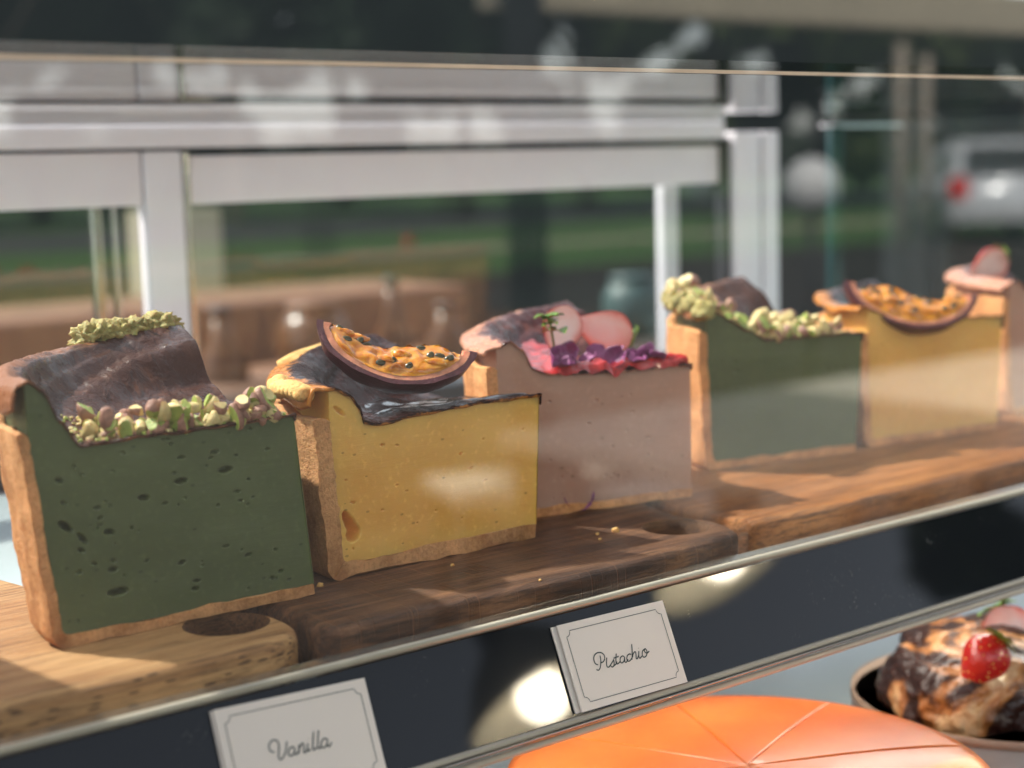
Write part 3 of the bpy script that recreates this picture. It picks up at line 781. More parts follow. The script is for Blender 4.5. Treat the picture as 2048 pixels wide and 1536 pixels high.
for k, (d, t, s) in enumerate([(.030, .02, .012), (.036, .10, .014), (.042, .22, .013), (.047, .12, .010), (.052, .24, .013), (.058, .10, .012), (.062, .2, .010), (.066, .08, .011), (.072, .16, .012), (.075, .06, .009), (.038, .02, .009)]):
    petal(top3(d, t, .0042), s*.78, (rs.uniform(-.9, .9), rs.uniform(-.9, .9), rs.uniform(0, 6)), k, 'purple dried petal stuck in the red glaze of the pinkish brown slice', 'purple petals on the red glaze')
petal(at(1143, 1018, z=ZB)+Vector((0, -.002, .0062)), .013, (R_(70), R_(20), R_(-20)), 33, 'single purple petal fallen on the dark board before the pinkish brown slice')
# fallen crumbs
rs = random.Random(9)
for k, (px, py, s) in enumerate([(1231, 1060, .0016), (1195, 1068, .0008), (1200, 1078, .0007), (505, 1168, .0008), (640, 1170, .0012), (905, 1130, .0008), (1080, 1160, .0006)]):
    bm = bmesh.new(); lump('x', bm, (0, 0, 0), (s, s*.7, s*.7), k, .4, 2); o = obj('cake_crumb', bm, 'flap'); o.location = at(px, py, z=ZB+s*.5)
    tag(o, 'tiny golden cake crumb fallen on the wooden boards', 'crumb', 'cake crumbs on the boards')

# ------------------------------------------------------------------ name cards
MAT['card'] = simple('satin card', (.86, .775, .69), .38, 0, .03, 40, Specular_IOR_Level=.4)
MAT['ink'] = simple('dark green ink', (.018, .035, .035), .5)
LIPW = LIP.copy()
def ribbon(bm, pts, w, n, lift):
    L, Rr = [], []
    for i, p in enumerate(pts):
        a = pts[max(0, i-1)]; b = pts[min(len(pts)-1, i+1)]; d = (b-a)
        if d.length < 1e-9: d = Vector((1, 0, 0))
        s = d.normalized().cross(n)*w/2
        L.append(bm.verts.new(p+s+n*lift)); Rr.append(bm.verts.new(p-s+n*lift))
    for i in range(len(pts)-1): bm.faces.new((L[i], L[i+1], Rr[i+1], Rr[i]))
def spline(pts, k=6):
    out = []; n = len(pts)
    for i in range(n-1):
        p0, p1, p2, p3 = pts[max(0, i-1)], pts[i], pts[i+1], pts[min(n-1, i+2)]
        for j in range(k):
            t = j/k; out.append(.5*((2*p1)+(p2-p0)*t+(2*p0-5*p1+4*p2-p3)*t*t+(3*p1-p0-3*p2+p3)*t**3))
    out.append(pts[-1]); return out
def card(TL, TR, h, strokes, label, h_off, ins=.0026):
    """card lying on the tilted strip; TL, TR in pixels, height h in metres; strokes in pixels"""
    pl = LIPW+SN*h_off
    a, b = on_plane(*TL, pl, SN), on_plane(*TR, pl, SN); u = (b-a).normalized(); wd = (b-a).length; v = -SN.cross(u).normalized()
    if v.z > 0: v = -v
    root = empty('name_card', (a+u*wd/2+v*h), label, 'name card'); inv = Matrix.Translation(-root.location)
    q = lambda x, y, z=0: a+u*x+v*y+SN*z
    bm = bmesh.new(); th = .0005
    t_ = [bm.verts.new(inv @ q(x, y, th)) for x, y in ((0, 0), (wd, 0), (wd, h), (0, h))]; b_ = [bm.verts.new(inv @ q(x, y)) for x, y in ((0, 0), (wd, 0), (wd, h), (0, h))]
    bm.faces.new(t_); bm.faces.new(b_[::-1])
    for i in range(4): bm.faces.new((t_[i], b_[i], b_[(i+1) % 4], t_[(i+1) % 4]))
    bmesh.ops.recalc_face_normals(bm, faces=bm.faces); obj('card_sheet', bm, 'card', root, False)
    if strokes is None: return
    bm = bmesh.new(); r = .0019; i = ins; pts = []
    for cx, cy, a0 in ((i, i, 90), (wd-i, i, 180), (wd-i, h-i, 270), (i, h-i, 0)):
        for k in range(7):
            an = R_(a0-90*k/6) ; pts.append((cx+r*math.cos(an), cy+r*math.sin(an)))
    pts.append(pts[0]); ribbon(bm, [inv @ q(x, y) for x, y in pts], .00024, SN, th+.0001); obj('border_line', bm, 'ink', root, False)
    bm = bmesh.new()
    for st in strokes:
        w3 = spline([inv @ on_plane(x, y, pl+SN*th, SN) for x, y in st]); ribbon(bm, w3, .00042, SN, .00012)
    obj('lettering', bm, 'ink', root, False)
def crop(sx, x0, y0): return lambda L: [(x0+x*sx, y0+y*sx) for x, y in L]
cp = crop(320/1966, 1080, 1190)
PIST = [cp(s) for s in [
    [(690, 915), (715, 925), (735, 900), (742, 860), (745, 800), (735, 745)],
    [(712, 858), (680, 845), (660, 800), (665, 745), (700, 712), (750, 710), (785, 740), (792, 785), (775, 820), (745, 835)],
    [(818, 770), (815, 830), (822, 880), (845, 885), (870, 850), (895, 810), (905, 790)],
    [(900, 790), (908, 830), (905, 870), (885, 885), (865, 870)], [(905, 872), (930, 850), (945, 820)],
    [(935, 720), (930, 790), (935, 840), (955, 845), (985, 815)], [(900, 778), (965, 755)],
    [(1035, 760), (1010, 750), (985, 775), (985, 820), (1005, 835), (1030, 810), (1038, 760)], [(1038, 762), (1040, 820), (1060, 825), (1080, 790)],
    [(1118, 735), (1100, 725), (1072, 745), (1065, 790), (1085, 815), (1115, 795), (1140, 745)],
    [(1125, 605), (1130, 700), (1128, 795)], [(1130, 760), (1150, 710), (1170, 700), (1178, 740), (1180, 780), (1195, 780), (1210, 740)],
    [(1212, 690), (1212, 750), (1225, 778), (1250, 750)], [(1208, 652), (1210, 656)],
    [(1285, 665), (1258, 690), (1255, 740), (1275, 765), (1305, 745), (1312, 695), (1290, 660), (1280, 690), (1310, 715), (1340, 690)]]]
cv = crop(380/2048, 400, 1340)
VAN = [cv(s) for s in [
    [(800, 885), (760, 875), (742, 830), (755, 780), (795, 755), (835, 770), (850, 830), (845, 900), (850, 955), (880, 960), (915, 900), (930, 830), (932, 770)],
    [(1015, 840), (985, 830), (955, 870), (955, 915), (985, 925), (1015, 890), (1018, 840)], [(1018, 842), (1020, 900), (1040, 910), (1062, 870)],
    [(1065, 805), (1065, 900)], [(1065, 860), (1090, 800), (1110, 795), (1118, 840), (1118, 885), (1135, 890), (1155, 850)],
    [(1160, 790), (1157, 850), (1168, 875), (1190, 850)], [(1168, 742), (1170, 746)],
    [(1222, 665), (1215, 780), (1215, 850), (1232, 862), (1250, 830)], [(1275, 650), (1268, 760), (1268, 835), (1285, 848), (1305, 815)],
    [(1368, 745), (1335, 740), (1305, 780), (1310, 830), (1340, 835), (1368, 795), (1372, 745)], [(1372, 748), (1372, 810), (1392, 825), (1418, 780)]]]
card((1100, 1256), (1313, 1205), .0295, None, 'blank edge of a second card tucked behind the Pistachio card', .0004)
card((1112, 1252), (1323, 1201), .0297, PIST, 'white name card reading Pistachio on the label rail', .0016)
card((418, 1424), (718, 1360), .0300, None, 'card edge showing behind the left side of the Vanilla card', .0004)
card((425, 1421), (727, 1356), .0297, VAN, 'white name card reading Vanilla at the bottom left of the label rail', .0016)

# ------------------------------------------------------------------ display case: rear frame, lid, front glass
YR = .35
case = empty('display_case_frame', (.2, YR, -.02), 'white framed back of the glass display case with sliding doors', 'display case')
inv = Matrix.Translation(-case.location)
def part(name, mat, boxes, parent=case, bev=.001):
    bm = bmesh.new()
    for lo, hi in boxes: box(bm, lo, hi, bev)
    bmesh.ops.transform(bm, matrix=inv, verts=bm.verts)
    return sharp(obj(name, bm, mat, parent))
zl = .1851
part('header', 'white_frame', [((-.4, YR, .1732), (.565, YR+.03, .1850))])
part('header_groove', 'dark_rubber', [((-.4, YR+.006, .1716), (.565, YR+.028, .1730))])
part('sill', 'white_frame', [((-.4, YR-.01, -.02), (.565, YR+.03, -.004))])
part('sill_track', 'dark_rubber', [((-.4, YR-.002, -.0035), (.565, YR+.028, .022))])
part('corner_post', 'white_frame', [((.573, YR-.002, -.02), (.600, YR+.01, .178)), ((.604, YR-.001, -.02), (.621, YR+.008, .178))])
part('post_seal', 'dark_rubber', [((.5655, YR+.002, -.02), (.5725, YR+.012, .1745)), ((.6003, YR+.001, -.02), (.6037, YR+.008, .178))])
part('door_stile', 'white_frame', [((.112, YR+.002, -.003), (.1345, YR+.014, .1712))])
part('door_stile', 'steel', [((.1365, YR+.004, -.003), (.1405, YR+.012, .1712))])
part('door_rail', 'white_frame', [((-.4, YR+.004, .142), (.111, YR+.014, .1712))])
part('door_rail', 'white_frame', [((.1412, YR+.006, .1415), (.5648, YR+.014, .1685))])
part('door_stile', 'steel', [((.086, YR+.016, -.003), (.092, YR+.022, .170)), ((.098, YR+.016, -.003), (.101, YR+.022, .170))])
part('door_stile', 'white_frame', [((.518, YR+.0165, -.003), (.534, YR+.024, .1405))])
MAT['door_glass'] = glass_mat('door glass', .05, (.93, .95, .95))
part('door_pane', 'door_glass', [((-.4, YR+.0075, .022), (.110, YR+.0105, .1418))], bev=0)
part('door_pane', 'door_glass', [((.1414, YR+.0082, .022), (.5640, YR+.0110, .1413))], bev=0)
MAT['lid_glass'] = glass_mat('lid glass', .05, (.97, .985, .975))
o = part('lid_pane', 'lid_glass', [((XL, YG+.004, zl), (.566, YR-.001, zl+.005))], bev=0)
for v in o.data.vertices:
    if v.co.y < 0-.2: v.co.z += .0035
MAT['edge'] = simple('sun glow glass edge', (.85, .62, .48), .3, 0, .2, 60, Subsurface_Weight=.0)  # warm colour stands in for sun glowing through the clear edge
o = part('lid_edge', 'edge', [((XL, YG+.0032, zl+.0037), (XR, YG+.0039, zl+.0050))], bev=0)
MAT['front_glass'] = glass_mat('front glass', .078, (.985, 1, .99))
bm = bmesh.new(); box(bm, (XL, YG-.0025, .0085), (XR, YG+.0025, .62))
g = obj('front_pane', bm, 'front_glass', None, False); tag(g, 'large clear front pane of the display case carrying reflections', 'glass pane')
MAT['side_glass'] = glass_mat('side glass', .05, (.80, .90, .88))
sx_ = at(1668, 400, y=YR).x
bm = bmesh.new(); box(bm, (sx_, YG+.01, .001), (sx_+.005, YR, zl-.001)); g = obj('side_pane', bm, 'side_glass', None, False); tag(g, 'clear glass end pane beyond the white corner post', 'glass pane')

MAT['edge_teal'] = simple('deep green glass edge', (.012, .05, .055), .15, 0, .2, 30)
inv = Matrix.Translation(-g.location)
part('rear_edge', 'edge_teal', [((sx_-.002, YR+.0005, .001), (sx_+.011, YR+.006, zl-.002))], g)
part('top_rail', 'white_frame', [((sx_-.012, YR+.0005, zl-.0045), (sx_+.085, YR+.004, zl-.0022))], g, .0004)
# ------------------------------------------------------------------ lower shelf and its food
ZL = -.125
bm = bmesh.new(); box(bm, (-.6, -.10, ZL-.01), (1.6, .36, ZL), .001); tag(obj('lower_shelf', bm, 'shelf'), 'pale blue lower shelf under the orange cake', 'shelf')
m = NT('orange mirror glaze'); m.base(m.ramp(m.noise(22, 3), [(.35, (.68, .14, .02)), (.7, (.80, .22, .045))])); m.bump(m.noise(70, 5), .12, .002)
m.set(Roughness=.34, Subsurface_Weight=.35, Subsurface_Radius=(1, .4, .1), Subsurface_Scale=.01, Coat_Weight=.15, Coat_Roughness=.1); MAT['orange'] = m.m
oc = at(1495, 1556, z=-.070)
cake = empty('orange_cake', (oc.x, oc.y, ZL), 'round bright orange glazed cake with scored slices on the lower shelf', 'cake')
Rc = .090; hcz = .060
for k in range(8):
    bm = bmesh.new(); a0 = k*math.tau/8+.35; a1 = a0+math.tau/8
    def tp(u, v):
        a = lerp(a0+.0006, a1-.0006, v); r = .0001+Rc*u; e = min(1, 60*min(v, 1-v)*max(.2, u), 10*(1-u)); e = e*(2-e)
        return Vector((r*math.cos(a), r*math.sin(a), hcz-.0005*(1-e)-.003*u**3+.0003*math.sin(a*2+u*3)))
    g1 = grid(bm, 24, 60, tp)
    g2 = grid(bm, 2, 60, lambda u, v: Vector((tp(1, v).x*(1+.02*(u > 0)), tp(1, v).y*(1+.02*(u > 0)), lerp(tp(1, v).z, 0, u))))
    grid(bm, 24, 2, lambda u, v: Vector((tp(u, 0).x, tp(u, 0).y, lerp(tp(u, 0).z, 0, v)))); grid(bm, 24, 2, lambda u, v: Vector((tp(u, 1).x, tp(u, 1).y, lerp(tp(u, 1).z, 0, v))))
    bmesh.ops.remove_doubles(bm, verts=bm.verts, dist=1e-5); bmesh.ops.recalc_face_normals(bm, faces=bm.faces)
    obj('cake_portion', bm, 'orange', cake)
m = NT('lamp diffuser'); m.base((.9, .9, .85)); m.set(Emission_Color=(1, .95, .85, 1), Emission_Strength=4.6); MAT['led'] = m.m
bm = bmesh.new(); box(bm, (-.5, -.028, -.0165), (1.5, -.014, -.0125), .0005); lb_ = tag(obj('shelf_lamp', bm, 'led', None, False), 'slim lamp bar under the upper shelf lighting the orange cake', 'lamp')
bm = bmesh.new(); box(bm, (-.5, -.031, -.0122), (1.5, -.011, -.0063), .0005); obj('housing', bm, 'steel', lb_)
# grey bowl plate with burnt cheesecake
MAT['stone'] = simple('grey brown stoneware', (.42, .39, .36), .35, 0, .2, 60)
MAT['stone_rim'] = simple('bare brown rim', (.42, .29, .21), .5, 0, .2, 90)
pc = at(2010, 1440, z=-.10)
plate = empty('stoneware_plate', (pc.x, pc.y, ZL), 'shallow grey stoneware plate with brown rim under the burnt cheesecake', 'plate')
Rp = (at(1722, 1400, z=-.085)-Vector((pc.x, pc.y, -.085))).length
bm = bmesh.new(); lathe(bm, [(0, .004), (Rp*.75, .005), (Rp*.93, .014), (Rp*.985, .037), (Rp, .037), (Rp*.99, .012), (Rp*.75, 0), (0, 0)], 64); obj('plate_body', bm, 'stone', plate)
bm = bmesh.new(); lathe(bm, [(Rp*.982, .036), (Rp*.985, .0395), (Rp*1.003, .0395), (Rp*1.006, .036)], 64); obj('rim', bm, 'stone_rim', plate)
m = NT('burnt basque crust'); f = m.noise(26, 5, .55, None, 1.2)
m.base(m.ramp(f, [(.34, (.78, .52, .27)), (.42, (.50, .19, .05)), (.48, (.05, .016, .01)), (.7, (.02, .008, .007))])); m.bump(m.noise(120, 5), 1.0, .005)
m.set(Roughness=.35, Coat_Weight=.3); MAT['burnt'] = m.m
bm = bmesh.new(); lump('x', bm, (0, 0, 0), (Rp*.80, Rp*.62, .036), 3.7, .15, 6, .9)
for v in bm.verts:
    if v.co.z < -.01: v.co.z = -.01
    if v.co.z > .018: v.co.z = .018+(v.co.z-.018)*.35+nz(v.co, 60, 2)*.003
o = obj('burnt_cheesecake', bm, 'burnt'); o.location = at(2010, 1405, z=-.085)+Vector((.012, .015, .004)); tag(o, 'charred dark and golden burnt cheesecake on the grey plate', 'cake')
berry(at(1962, 1330, depth=.69), (R_(10), R_(-38), R_(140)), .026, 'red strawberry with small leaves lying on the burnt cheesecake, left one', None, False, True, 12)
berry(at(2030, 1280, depth=.73), (R_(-10), R_(-35), R_(-50)), .030, 'halved strawberry at the right edge on the burnt cheesecake', None, True, True, 13)
bm = bmesh.new(); lump('x', bm, (0, 0, 0), (.045, .03, .03), 9, .2, 4); MAT['lime'] = simple('lime green glaze', (.16, .36, .04), .3)
o = obj('green_cake', bm, 'lime'); o.location = at(20, 1545, depth=.62); o.location.z -= .01; tag(o, 'small green glazed cake peeking under the rail at bottom left', 'cake')

# ------------------------------------------------------------------ behind the case
MAT['darkwall'] = simple('dark cafe wall', (.018, .024, .024), .8, 0, .5, 1.2)
bm = bmesh.new(); box(bm, (-3, 2.6, ZG), (11, 2.8, .66)); tag(obj('cafe_wall', bm, 'darkwall', None, False), 'dark cafe wall behind the display case', 'wall')
MAT['brownwood'] = simple('brown counter wood', (.16, .075, .04), .6, 0, .85, 7)
def ry(px, py, y): return at(px, py, y=y)
cc = [ry(-150, 660, 1.3), ry(760, 640, 1.3)]
bm = bmesh.new(); box(bm, (cc[0].x-.4, 1.3, ZG), (cc[1].x+.15, 1.55, cc[0].z), .01); tag(obj('back_counter', bm, 'brownwood'), 'blurred brown wooden counter seen through the sliding doors', 'counter')
MAT['amber'] = simple('amber glassware', (.10, .045, .02), .3, 0, .3, 8)
MAT['cream'] = simple('cream wall board', (.52, .45, .33), .6, 0, .2, 5)
MAT['teal'] = simple('teal box', (.03, .07, .07), .5)
for k, (px, py, y, r, h, lb) in enumerate([(782, 560, 1.15, .022, .15, 'tall brown bottle on the back bench, seen blurred through the door'), (890, 610, 1.15, .03, .10, 'short dark jar beside the tall brown bottle behind the case'), (440, 620, 1.15, .03, .13, 'dark brown bottle behind the case next to the white door stile')]):
    t = ry(px, py, y); b_ = empty('bottle', (t.x, t.y, t.z-h), lb, 'bottle')
    bm = bmesh.new(); lathe(bm, [(0, 0), (r, 0), (r, h*.55), (r*.4, h*.75), (r*.35, h*.95)], 20); obj('bottle_body', bm, 'amber', b_)
    bm = bmesh.new(); lathe(bm, [(0, 0), (r*.42, 0), (r*.42, h*.08), (0, h*.08)], 16, (0, 0, h*.95)); obj('cap', bm, 'dark_rubber', b_)
zb_ = ry(600, 745, 1.15).z
bm = bmesh.new(); box(bm, (ry(-100, 700, 1.1).x, 1.05, zb_-.02), (ry(1500, 700, 1.1).x, 1.28, zb_)); tag(obj('back_bench', bm, 'brownwood'), 'low brown bench holding bottles behind the case', 'bench')
for k in range(2):
    t = ry(628+640*k, 650, 1.12); jr = empty('glass_jar', (t.x, t.y, zb_), ['round amber jar on the back bench between two brown bottles', 'teal green canister on the back bench right of the jars'][k], 'jar')
    bm = bmesh.new(); lathe(bm, [(0, 0), (.035, 0), (.042, .02), (.042, .055), (.03, .075)], 24); obj('jar_body', bm, ['amber', 'teal'][k], jr)
    bm = bmesh.new(); lathe(bm, [(0, 0), (.032, 0), (.032, .008), (0, .01)], 24, (0, 0, .0755)); obj('lid', bm, ['brownwood', 'teal'][k], jr)
t0, t1 = ry(520, 420, 1.6), ry(640, 420, 1.6)
bm = bmesh.new(); box(bm, (t0.x, 2.0, ZG), (t1.x+.05, 2.04, .10)); tag(obj('wall_board', bm, 'cream', None, False), 'pale upright board blurred behind the sliding doors', 'board')

# ------------------------------------------------------------------ the street that the front pane reflects (it lies behind the camera)
def mir(p): return Vector((p[0], 2*YG-p[1], p[2]))
def refl_ground(px, py, z=ZG): return mir(at(px, py, z=z))
def refl(px, py, dep): return mir(at(px, py, depth=dep))
MAT['grass'] = simple('lawn grass', (.065, .14, .03), .8, 0, .4, .6)
MAT['paving'] = simple('sandy brown paving', (.030, .021, .015), .8, 0, .25, 2.5)
MAT['asphalt'] = simple('asphalt', (.06, .06, .062), .85, 0, .2, 3)
bm = bmesh.new(); box(bm, (-250, -300, ZG-.3), (300, 200, ZG)); struct(obj('ground', bm, 'grass', None, False))
bm = bmesh.new(); box(bm, (-30, -15, ZG), (45, 12, ZG+.004)); struct(obj('paving', bm, 'paving', None, False))
bm = bmesh.new(); box(bm, (-150, -36, ZG), (250, -27, ZG+.004)); struct(obj('road', bm, 'asphalt', None, False))
bm = bmesh.new(); box(bm, (-150, -20.5, ZG), (250, -19.6, ZG+.004)); struct(obj('footpath', bm, 'cream', None, False))
MAT['bark'] = simple('dark bark', (.05, .035, .025), .9, 0, .3, 4)
MAT['pale_bark'] = simple('pale bark', (.36, .30, .24), .9, 0, .3, 4)
MAT['foliage'] = simple('tree foliage', (.018, .038, .014), .6, 0, .5, .9)
MAT['foliage2'] = simple('yellow green foliage', (.07, .10, .02), .6, 0, .5, .9)
def crown_mesh(seed, n, r, h, z0, mat):
    rs = random.Random(seed); me = bpy.data.meshes.new('crown'); vs, fs = [], []
    cl = [(Vector((rs.gauss(0, .42)*r, rs.gauss(0, .42)*r, z0+h*rs.random())), rs.uniform(.18, .42)*r) for _ in range(22)]
    for k in range(n):
        c, cr = rs.choice(cl); d = Vector((rs.gauss(0, 1), rs.gauss(0, 1), rs.gauss(0, .8))).normalized()*cr*rs.random()**.4
        p = c+d; s = rs.uniform(.22, .48); u = Vector((rs.gauss(0, 1), rs.gauss(0, 1), rs.gauss(0, 1))).normalized(); v = u.orthogonal().normalized()
        i = len(vs); vs += [p-u*s, p+v*s*.5, p+u*s, p-v*s*.5]; fs.append((i, i+1, i+2, i+3))
    me.from_pydata(vs, [], fs); me.materials.append(MAT[mat]); return me
CR = [crown_mesh(1, 9000, 3.6, 8, 2.2, 'foliage'), crown_mesh(2, 9000, 3.2, 9, 1.5, 'foliage'), crown_mesh(3, 7000, 3.0, 7, 1.5, 'foliage2')]
rs = random.Random(77); vs, fs = [], []
for k in range(16000):
    x = rs.uniform(-60, 190); top_ = 2.6+1.6*noise.noise(Vector((x*.12, 0, 0)))+.9*noise.noise(Vector((x*.5, 3, 0)))
    p = Vector((x, -70+rs.gauss(0, 1.5), ZG+top_*rs.random()**.7)); q_ = rs.uniform(.3, .6); u = Vector((rs.gauss(0, 1), rs.gauss(0, .5), rs.gauss(0, 1))).normalized(); v = u.orthogonal().normalized()
    i = len(vs); vs += [p-u*q_, p+v*q_*.6, p+u*q_, p-v*q_*.6]; fs.append((i, i+1, i+2, i+3))
me = bpy.data.meshes.new('far_wood'); me.from_pydata(vs, [], fs); me.materials.append(MAT['foliage'])
tag(link(bpy.data.objects.new('far_wood', me)), 'dark far wood along the edge of the lawn, reflected in the glass', 'wood', None, 'stuff')
def tree(p, k, s, bark, label, lean=0):
    root = empty('tree', (p.x, p.y, ZG), label, 'tree', random.uniform(0, 6), 'trees across the lawn reflected in the glass')
    bm = bmesh.new(); tube(bm, [(0, 0, -.1), (.1+lean, 0, 2.5), (.05+lean*2, .1, 5), (.2+lean*2, 0, 8)], [.24, .19, .15, .05], 10)
    for q in range(5):
        a = q*1.3; tube(bm, [(lean*1.5, 0, 2.5+q*.9), (lean+math.cos(a)*1.2, math.sin(a)*1.2, 4+q*.8), (lean+math.cos(a)*2.2, math.sin(a)*2.2, 5.2+q*.7)], [.09, .06, .03], 6)
    obj('trunk', bm, bark, root)
    o = bpy.data.objects.new('crown', CR[k]); link(o, root); root.scale = (s, s, s)
for i, (px, dep, k, s, bk) in enumerate([(-350, 40, 0, 1.2, 'bark'), (-60, 38, 1, 1.3, 'bark'), (90, 46, 0, 1.2, 'bark'), (230, 50, 1, 1.2, 'bark'), (470, 43, 0, 1.1, 'pale_bark'), (690, 52, 1, 1.3, 'bark'), (930, 40, 1, 1.0, 'bark'), (1180, 46, 0, 1.2, 'pale_bark'),
        (1400, 40, 2, 1.3, 'bark'), (1640, 50, 0, 1.2, 'bark'), (1790, 42, 2, 1.1, 'pale_bark'), (1900, 48, 1, 1.2, 'bark'), (2070, 42, 0, 1.3, 'pale_bark'), (2250, 45, 1, 1.2, 'bark'), (2500, 50, 0, 1.3, 'bark'), (-700, 50, 0, 1.3, 'bark')]):
    p = refl(px, 400, dep)
    tree(p, k, s, bk, ['dark leafy tree reflected in the glass above the case', 'tall dense dark tree reflected in the glass', 'yellow green tree reflected at the right of the glass'][k], .2*math.sin(i))
for k, (px, dp) in enumerate([(1802, 21), (1850, 24)]):
    p = refl(px, 300, dp); bm = bmesh.new(); tube(bm, [(p.x, p.y, ZG), (p.x, p.y, 1.6)], .075, 10)
    tag(obj('garden_pole', bm, 'pale_bark', None), ['slim pale pole reflected left of the silver car', 'second slim pale pole, close left of the silver car'][k], 'pole', 'pale poles by the parked car')
MAT['black'] = simple('black painted steel', (.010, .010, .012), .5)
pp = refl(1055, 400, 3.4)
bm = bmesh.new(); box(bm, (pp.x-.030, pp.y-.03, ZG), (pp.x+.030, pp.y+.03, 2.2)); tag(obj('steel_post', bm, 'black', None, False), 'black square steel post of the pergola, reflected beside the doors', 'post')
b0, b1 = refl(1400, 22, 4.2), refl(2300, 100, 5.2)
bm = bmesh.new(); box(bm, (b0.x-.7, b0.y-.05, b0.z-.02), (b1.x+6, b0.y+.05, b0.z+.2)); tag(obj('pergola_beam', bm, 'cream', None, False), 'pale timber pergola beam reflected along the top right', 'beam')
# pale garden tables and stools
MAT['pale_timber'] = simple('sunlit pale timber', (.80, .74, .62), .6, 0, .15, 8)
def table(c, rz, L, W, H, label):
    r = empty('garden_table', (c.x, c.y, ZG), label, 'table', rz)
    bm = bmesh.new(); box(bm, (-L/2, -W/2, H-.04), (L/2, W/2, H), .005); obj('tabletop', bm, 'pale_timber', r)
    for sx in (-1, 1):
        for sy in (-1, 1):
            bm = bmesh.new(); box(bm, (sx*(L/2-.1)-.03, sy*(W/2-.1)-.03, 0), (sx*(L/2-.1)+.03, sy*(W/2-.1)+.03, H-.0405)); obj('leg', bm, 'black', r)
def stool(c, label):
    r = empty('garden_stool', (c.x, c.y, ZG), label, 'stool', .3, 'pale stools by the garden tables')
    bm = bmesh.new(); box(bm, (-.17, -.17, .42), (.17, .17, .46), .005); obj('seat', bm, 'pale_timber', r)
    for sx in (-1, 1):
        for sy in (-1, 1):
            bm = bmesh.new(); box(bm, (sx*.13-.018, sy*.13-.018, 0), (sx*.13+.018, sy*.13+.018, .4195)); obj('leg', bm, 'black', r)
table(refl_ground(1900, 780, ZG+.75), R_(0), 2.2, .7, .75, 'pale timber garden table reflected over the second yellow slice')
table(refl_ground(1890, 880, ZG+.45), R_(0), 2.4, .5, .45, 'low pale timber bench reflected under the long garden table')
stool(refl_ground(1000, 960, ZG+.46), 'pale stool reflected in the front yellow slice')
stool(refl_ground(1230, 900, ZG+.46), 'pale stool reflected over the pinkish brown slice')
stool(refl_ground(1830, 900, ZG+.46), 'pale stool nearest the reflected long table')
# parked car seen from behind
MAT['carpaint'] = simple('silver car paint', (.78, .80, .83), .25, .3, .03, 2)
MAT['carglass'] = simple('dark car glass', (.015, .018, .022), .06)
MAT['redlamp'] = simple('red tail lamp', (.75, .02, .02), .2)
cp_ = refl(2020, 450, 23)
car = empty('parked_car', (cp_.x, cp_.y, ZG), 'silver hatchback with red tail lamps parked on the grass, reflected at right', 'car', R_(180)+math.atan2(-(cp_.x-CAMP[0]), -(cp_.y))*0)
v_ = Vector((cp_.x, cp_.y, 0))-mir(Vector((CAMP[0], CAMP[1], 0))); car.rotation_euler = (0, 0, math.atan2(v_.y, v_.x)-R_(12))
def carbody(sections, name, mat):
    bm = bmesh.new(); rings = []
    for x, hw, z0, z1, top in sections:
        rings.append([bm.verts.new(q) for q in ((x, -hw, z0), (x, -hw*1.0, (z0+z1)/2), (x, -hw*top, z1), (x, hw*top, z1), (x, hw, (z0+z1)/2), (x, hw, z0))])
    for a, b in zip(rings, rings[1:]):
        for k in range(6): bm.faces.new((a[k], a[(k+1) % 6], b[(k+1) % 6], b[k]))
    bm.faces.new(rings[0][::-1]); bm.faces.new(rings[-1]); bmesh.ops.recalc_face_normals(bm, faces=bm.faces)
    bmesh.ops.bevel(bm, geom=bm.edges[:], offset=.05, segments=3, affect='EDGES'); return obj(name, bm, mat, car)
carbody([(-.05, .82, .35, .62, .98), (0, .86, .30, .95, .97), (.4, .88, .25, 1.0, .95), (3.2, .88, .25, .98, .95), (4.1, .82, .3, .75, .93), (4.25, .78, .35, .6, .9)], 'body', 'carpaint')
carbody([(.12, .80, .98, 1.05, .95), (.45, .72, .98, 1.47, .82), (1.8, .74, .98, 1.52, .84), (2.5, .74, .98, 1.40, .82), (3.2, .78, .96, 1.02, .9)], 'cabin', 'carpaint')
bm = bmesh.new(); vs = [bm.verts.new(q) for q in ((.09, -.66, 1.03), (.09, .66, 1.03), (.36, .56, 1.40), (.36, -.56, 1.40))]; bm.faces.new(vs); bmesh.ops.solidify(bm, geom=bm.faces[:], thickness=.03); obj('rear_window', bm, 'carglass', car, False)
for s in (-1, 1):
    bm = bmesh.new(); box(bm, (-.09, s*.74-.13, .66), (.05, s*.74+.13, .95), .02); obj('tail_lamp', bm, 'redlamp', car)
    for x in (.75, 3.4):
        bm = bmesh.new(); lathe(bm, [(0, -.1), (.32, -.1), (.33, 0), (.32, .1), (0, .1)], 24); bmesh.ops.rotate(bm, matrix=Matrix.Rotation(R_(90), 3, 'X'), verts=bm.verts)
        bmesh.ops.translate(bm, vec=(x, s*.78, .33), verts=bm.verts); wo = obj('wheel', bm, 'black', car)
bm = bmesh.new(); box(bm, (.42, -.3, 1.36), (.44, .3, 1.40)); obj('brake_lamp', bm, 'redlamp', car, False)
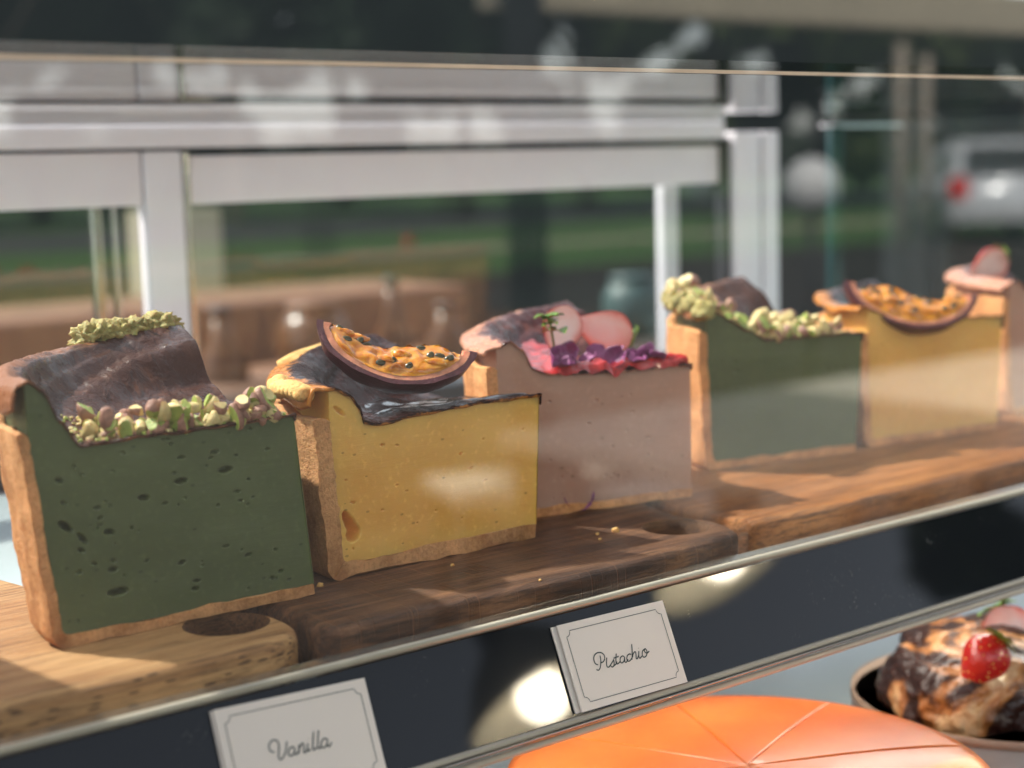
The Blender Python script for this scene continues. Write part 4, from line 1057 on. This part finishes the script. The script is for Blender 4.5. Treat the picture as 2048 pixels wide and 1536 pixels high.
# plain white globe on a pole, unlit, for a blurred white shape
wp = refl(1622, 372, 9); um = empty('round_garden_globe', (wp.x, wp.y, ZG), 'white round garden globe on a pole reflected right of the white posts', 'garden globe')
MAT['whitepaint'] = simple('white paint', (.8, .8, .8), .5)
bm = bmesh.new(); bmesh.ops.create_uvsphere(bm, u_segments=24, v_segments=16, radius=.16); bmesh.ops.translate(bm, vec=(0, 0, wp.z-ZG), verts=bm.verts); obj('globe', bm, 'whitepaint', um)
bm = bmesh.new(); tube(bm, [(0, 0, 0), (0, 0, wp.z-ZG-.15)], .02); obj('pole', bm, 'black', um)
# pendant lamps over the pavement, mirrored in the label rail
MAT['blocker'] = simple('dark brown awning boards', (.05, .035, .028), .8, 0, .3, 2)
bm = bmesh.new(); box(bm, (-4, -1.75, .98), (1.95, -.30, 1.04)); tag(obj('blocker', bm, 'blocker', None, False), 'added dark timber awning over the pavement, mirrored in the label rail', 'blocker')  # out-of-view board added to block sky light and its rail reflection
MAT['shade'] = simple('white enamel shade', (.80, .77, .68), .4)
m = NT('lit bulb'); m.base((1, .9, .7)); m.set(Emission_Color=(1, .88, .66, 1), Emission_Strength=40.0); MAT['bulb'] = m.m
for px, py, lb in ((1085, 1392, 'white pendant lamp with lit bulb mirrored beside the Pistachio card'), (1440, 1108, 'white pendant lamp mirrored under the upper lip at right')):
    p = on_plane(px, py, LIP, SN); d = (p-Vector(CAMP)).normalized(); r = d-2*d.dot(SN)*SN; q = p+r*1.7
    l = empty('pendant_lamp', q, lb, 'lamp')
    l.scale = (.8, .8, .8)
    bm = bmesh.new(); lathe(bm, [(.02, .13), (.05, .12), (.10, .07), (.145, .0), (.15, -.02), (.147, -.02), (.14, 0), (.095, .065), (.045, .112), (.0, .12)], 40); obj('lamp_shade', bm, 'shade', l)
    bm = bmesh.new(); bmesh.ops.create_uvsphere(bm, u_segments=20, v_segments=12, radius=.045); bmesh.ops.translate(bm, vec=(0, 0, .0), verts=bm.verts); obj('bulb', bm, 'bulb', l)
    bm = bmesh.new(); tube(bm, [(0, 0, .131), (0, 0, (1.0-q.z)/.8)], .004); obj('cord', bm, 'black', l)
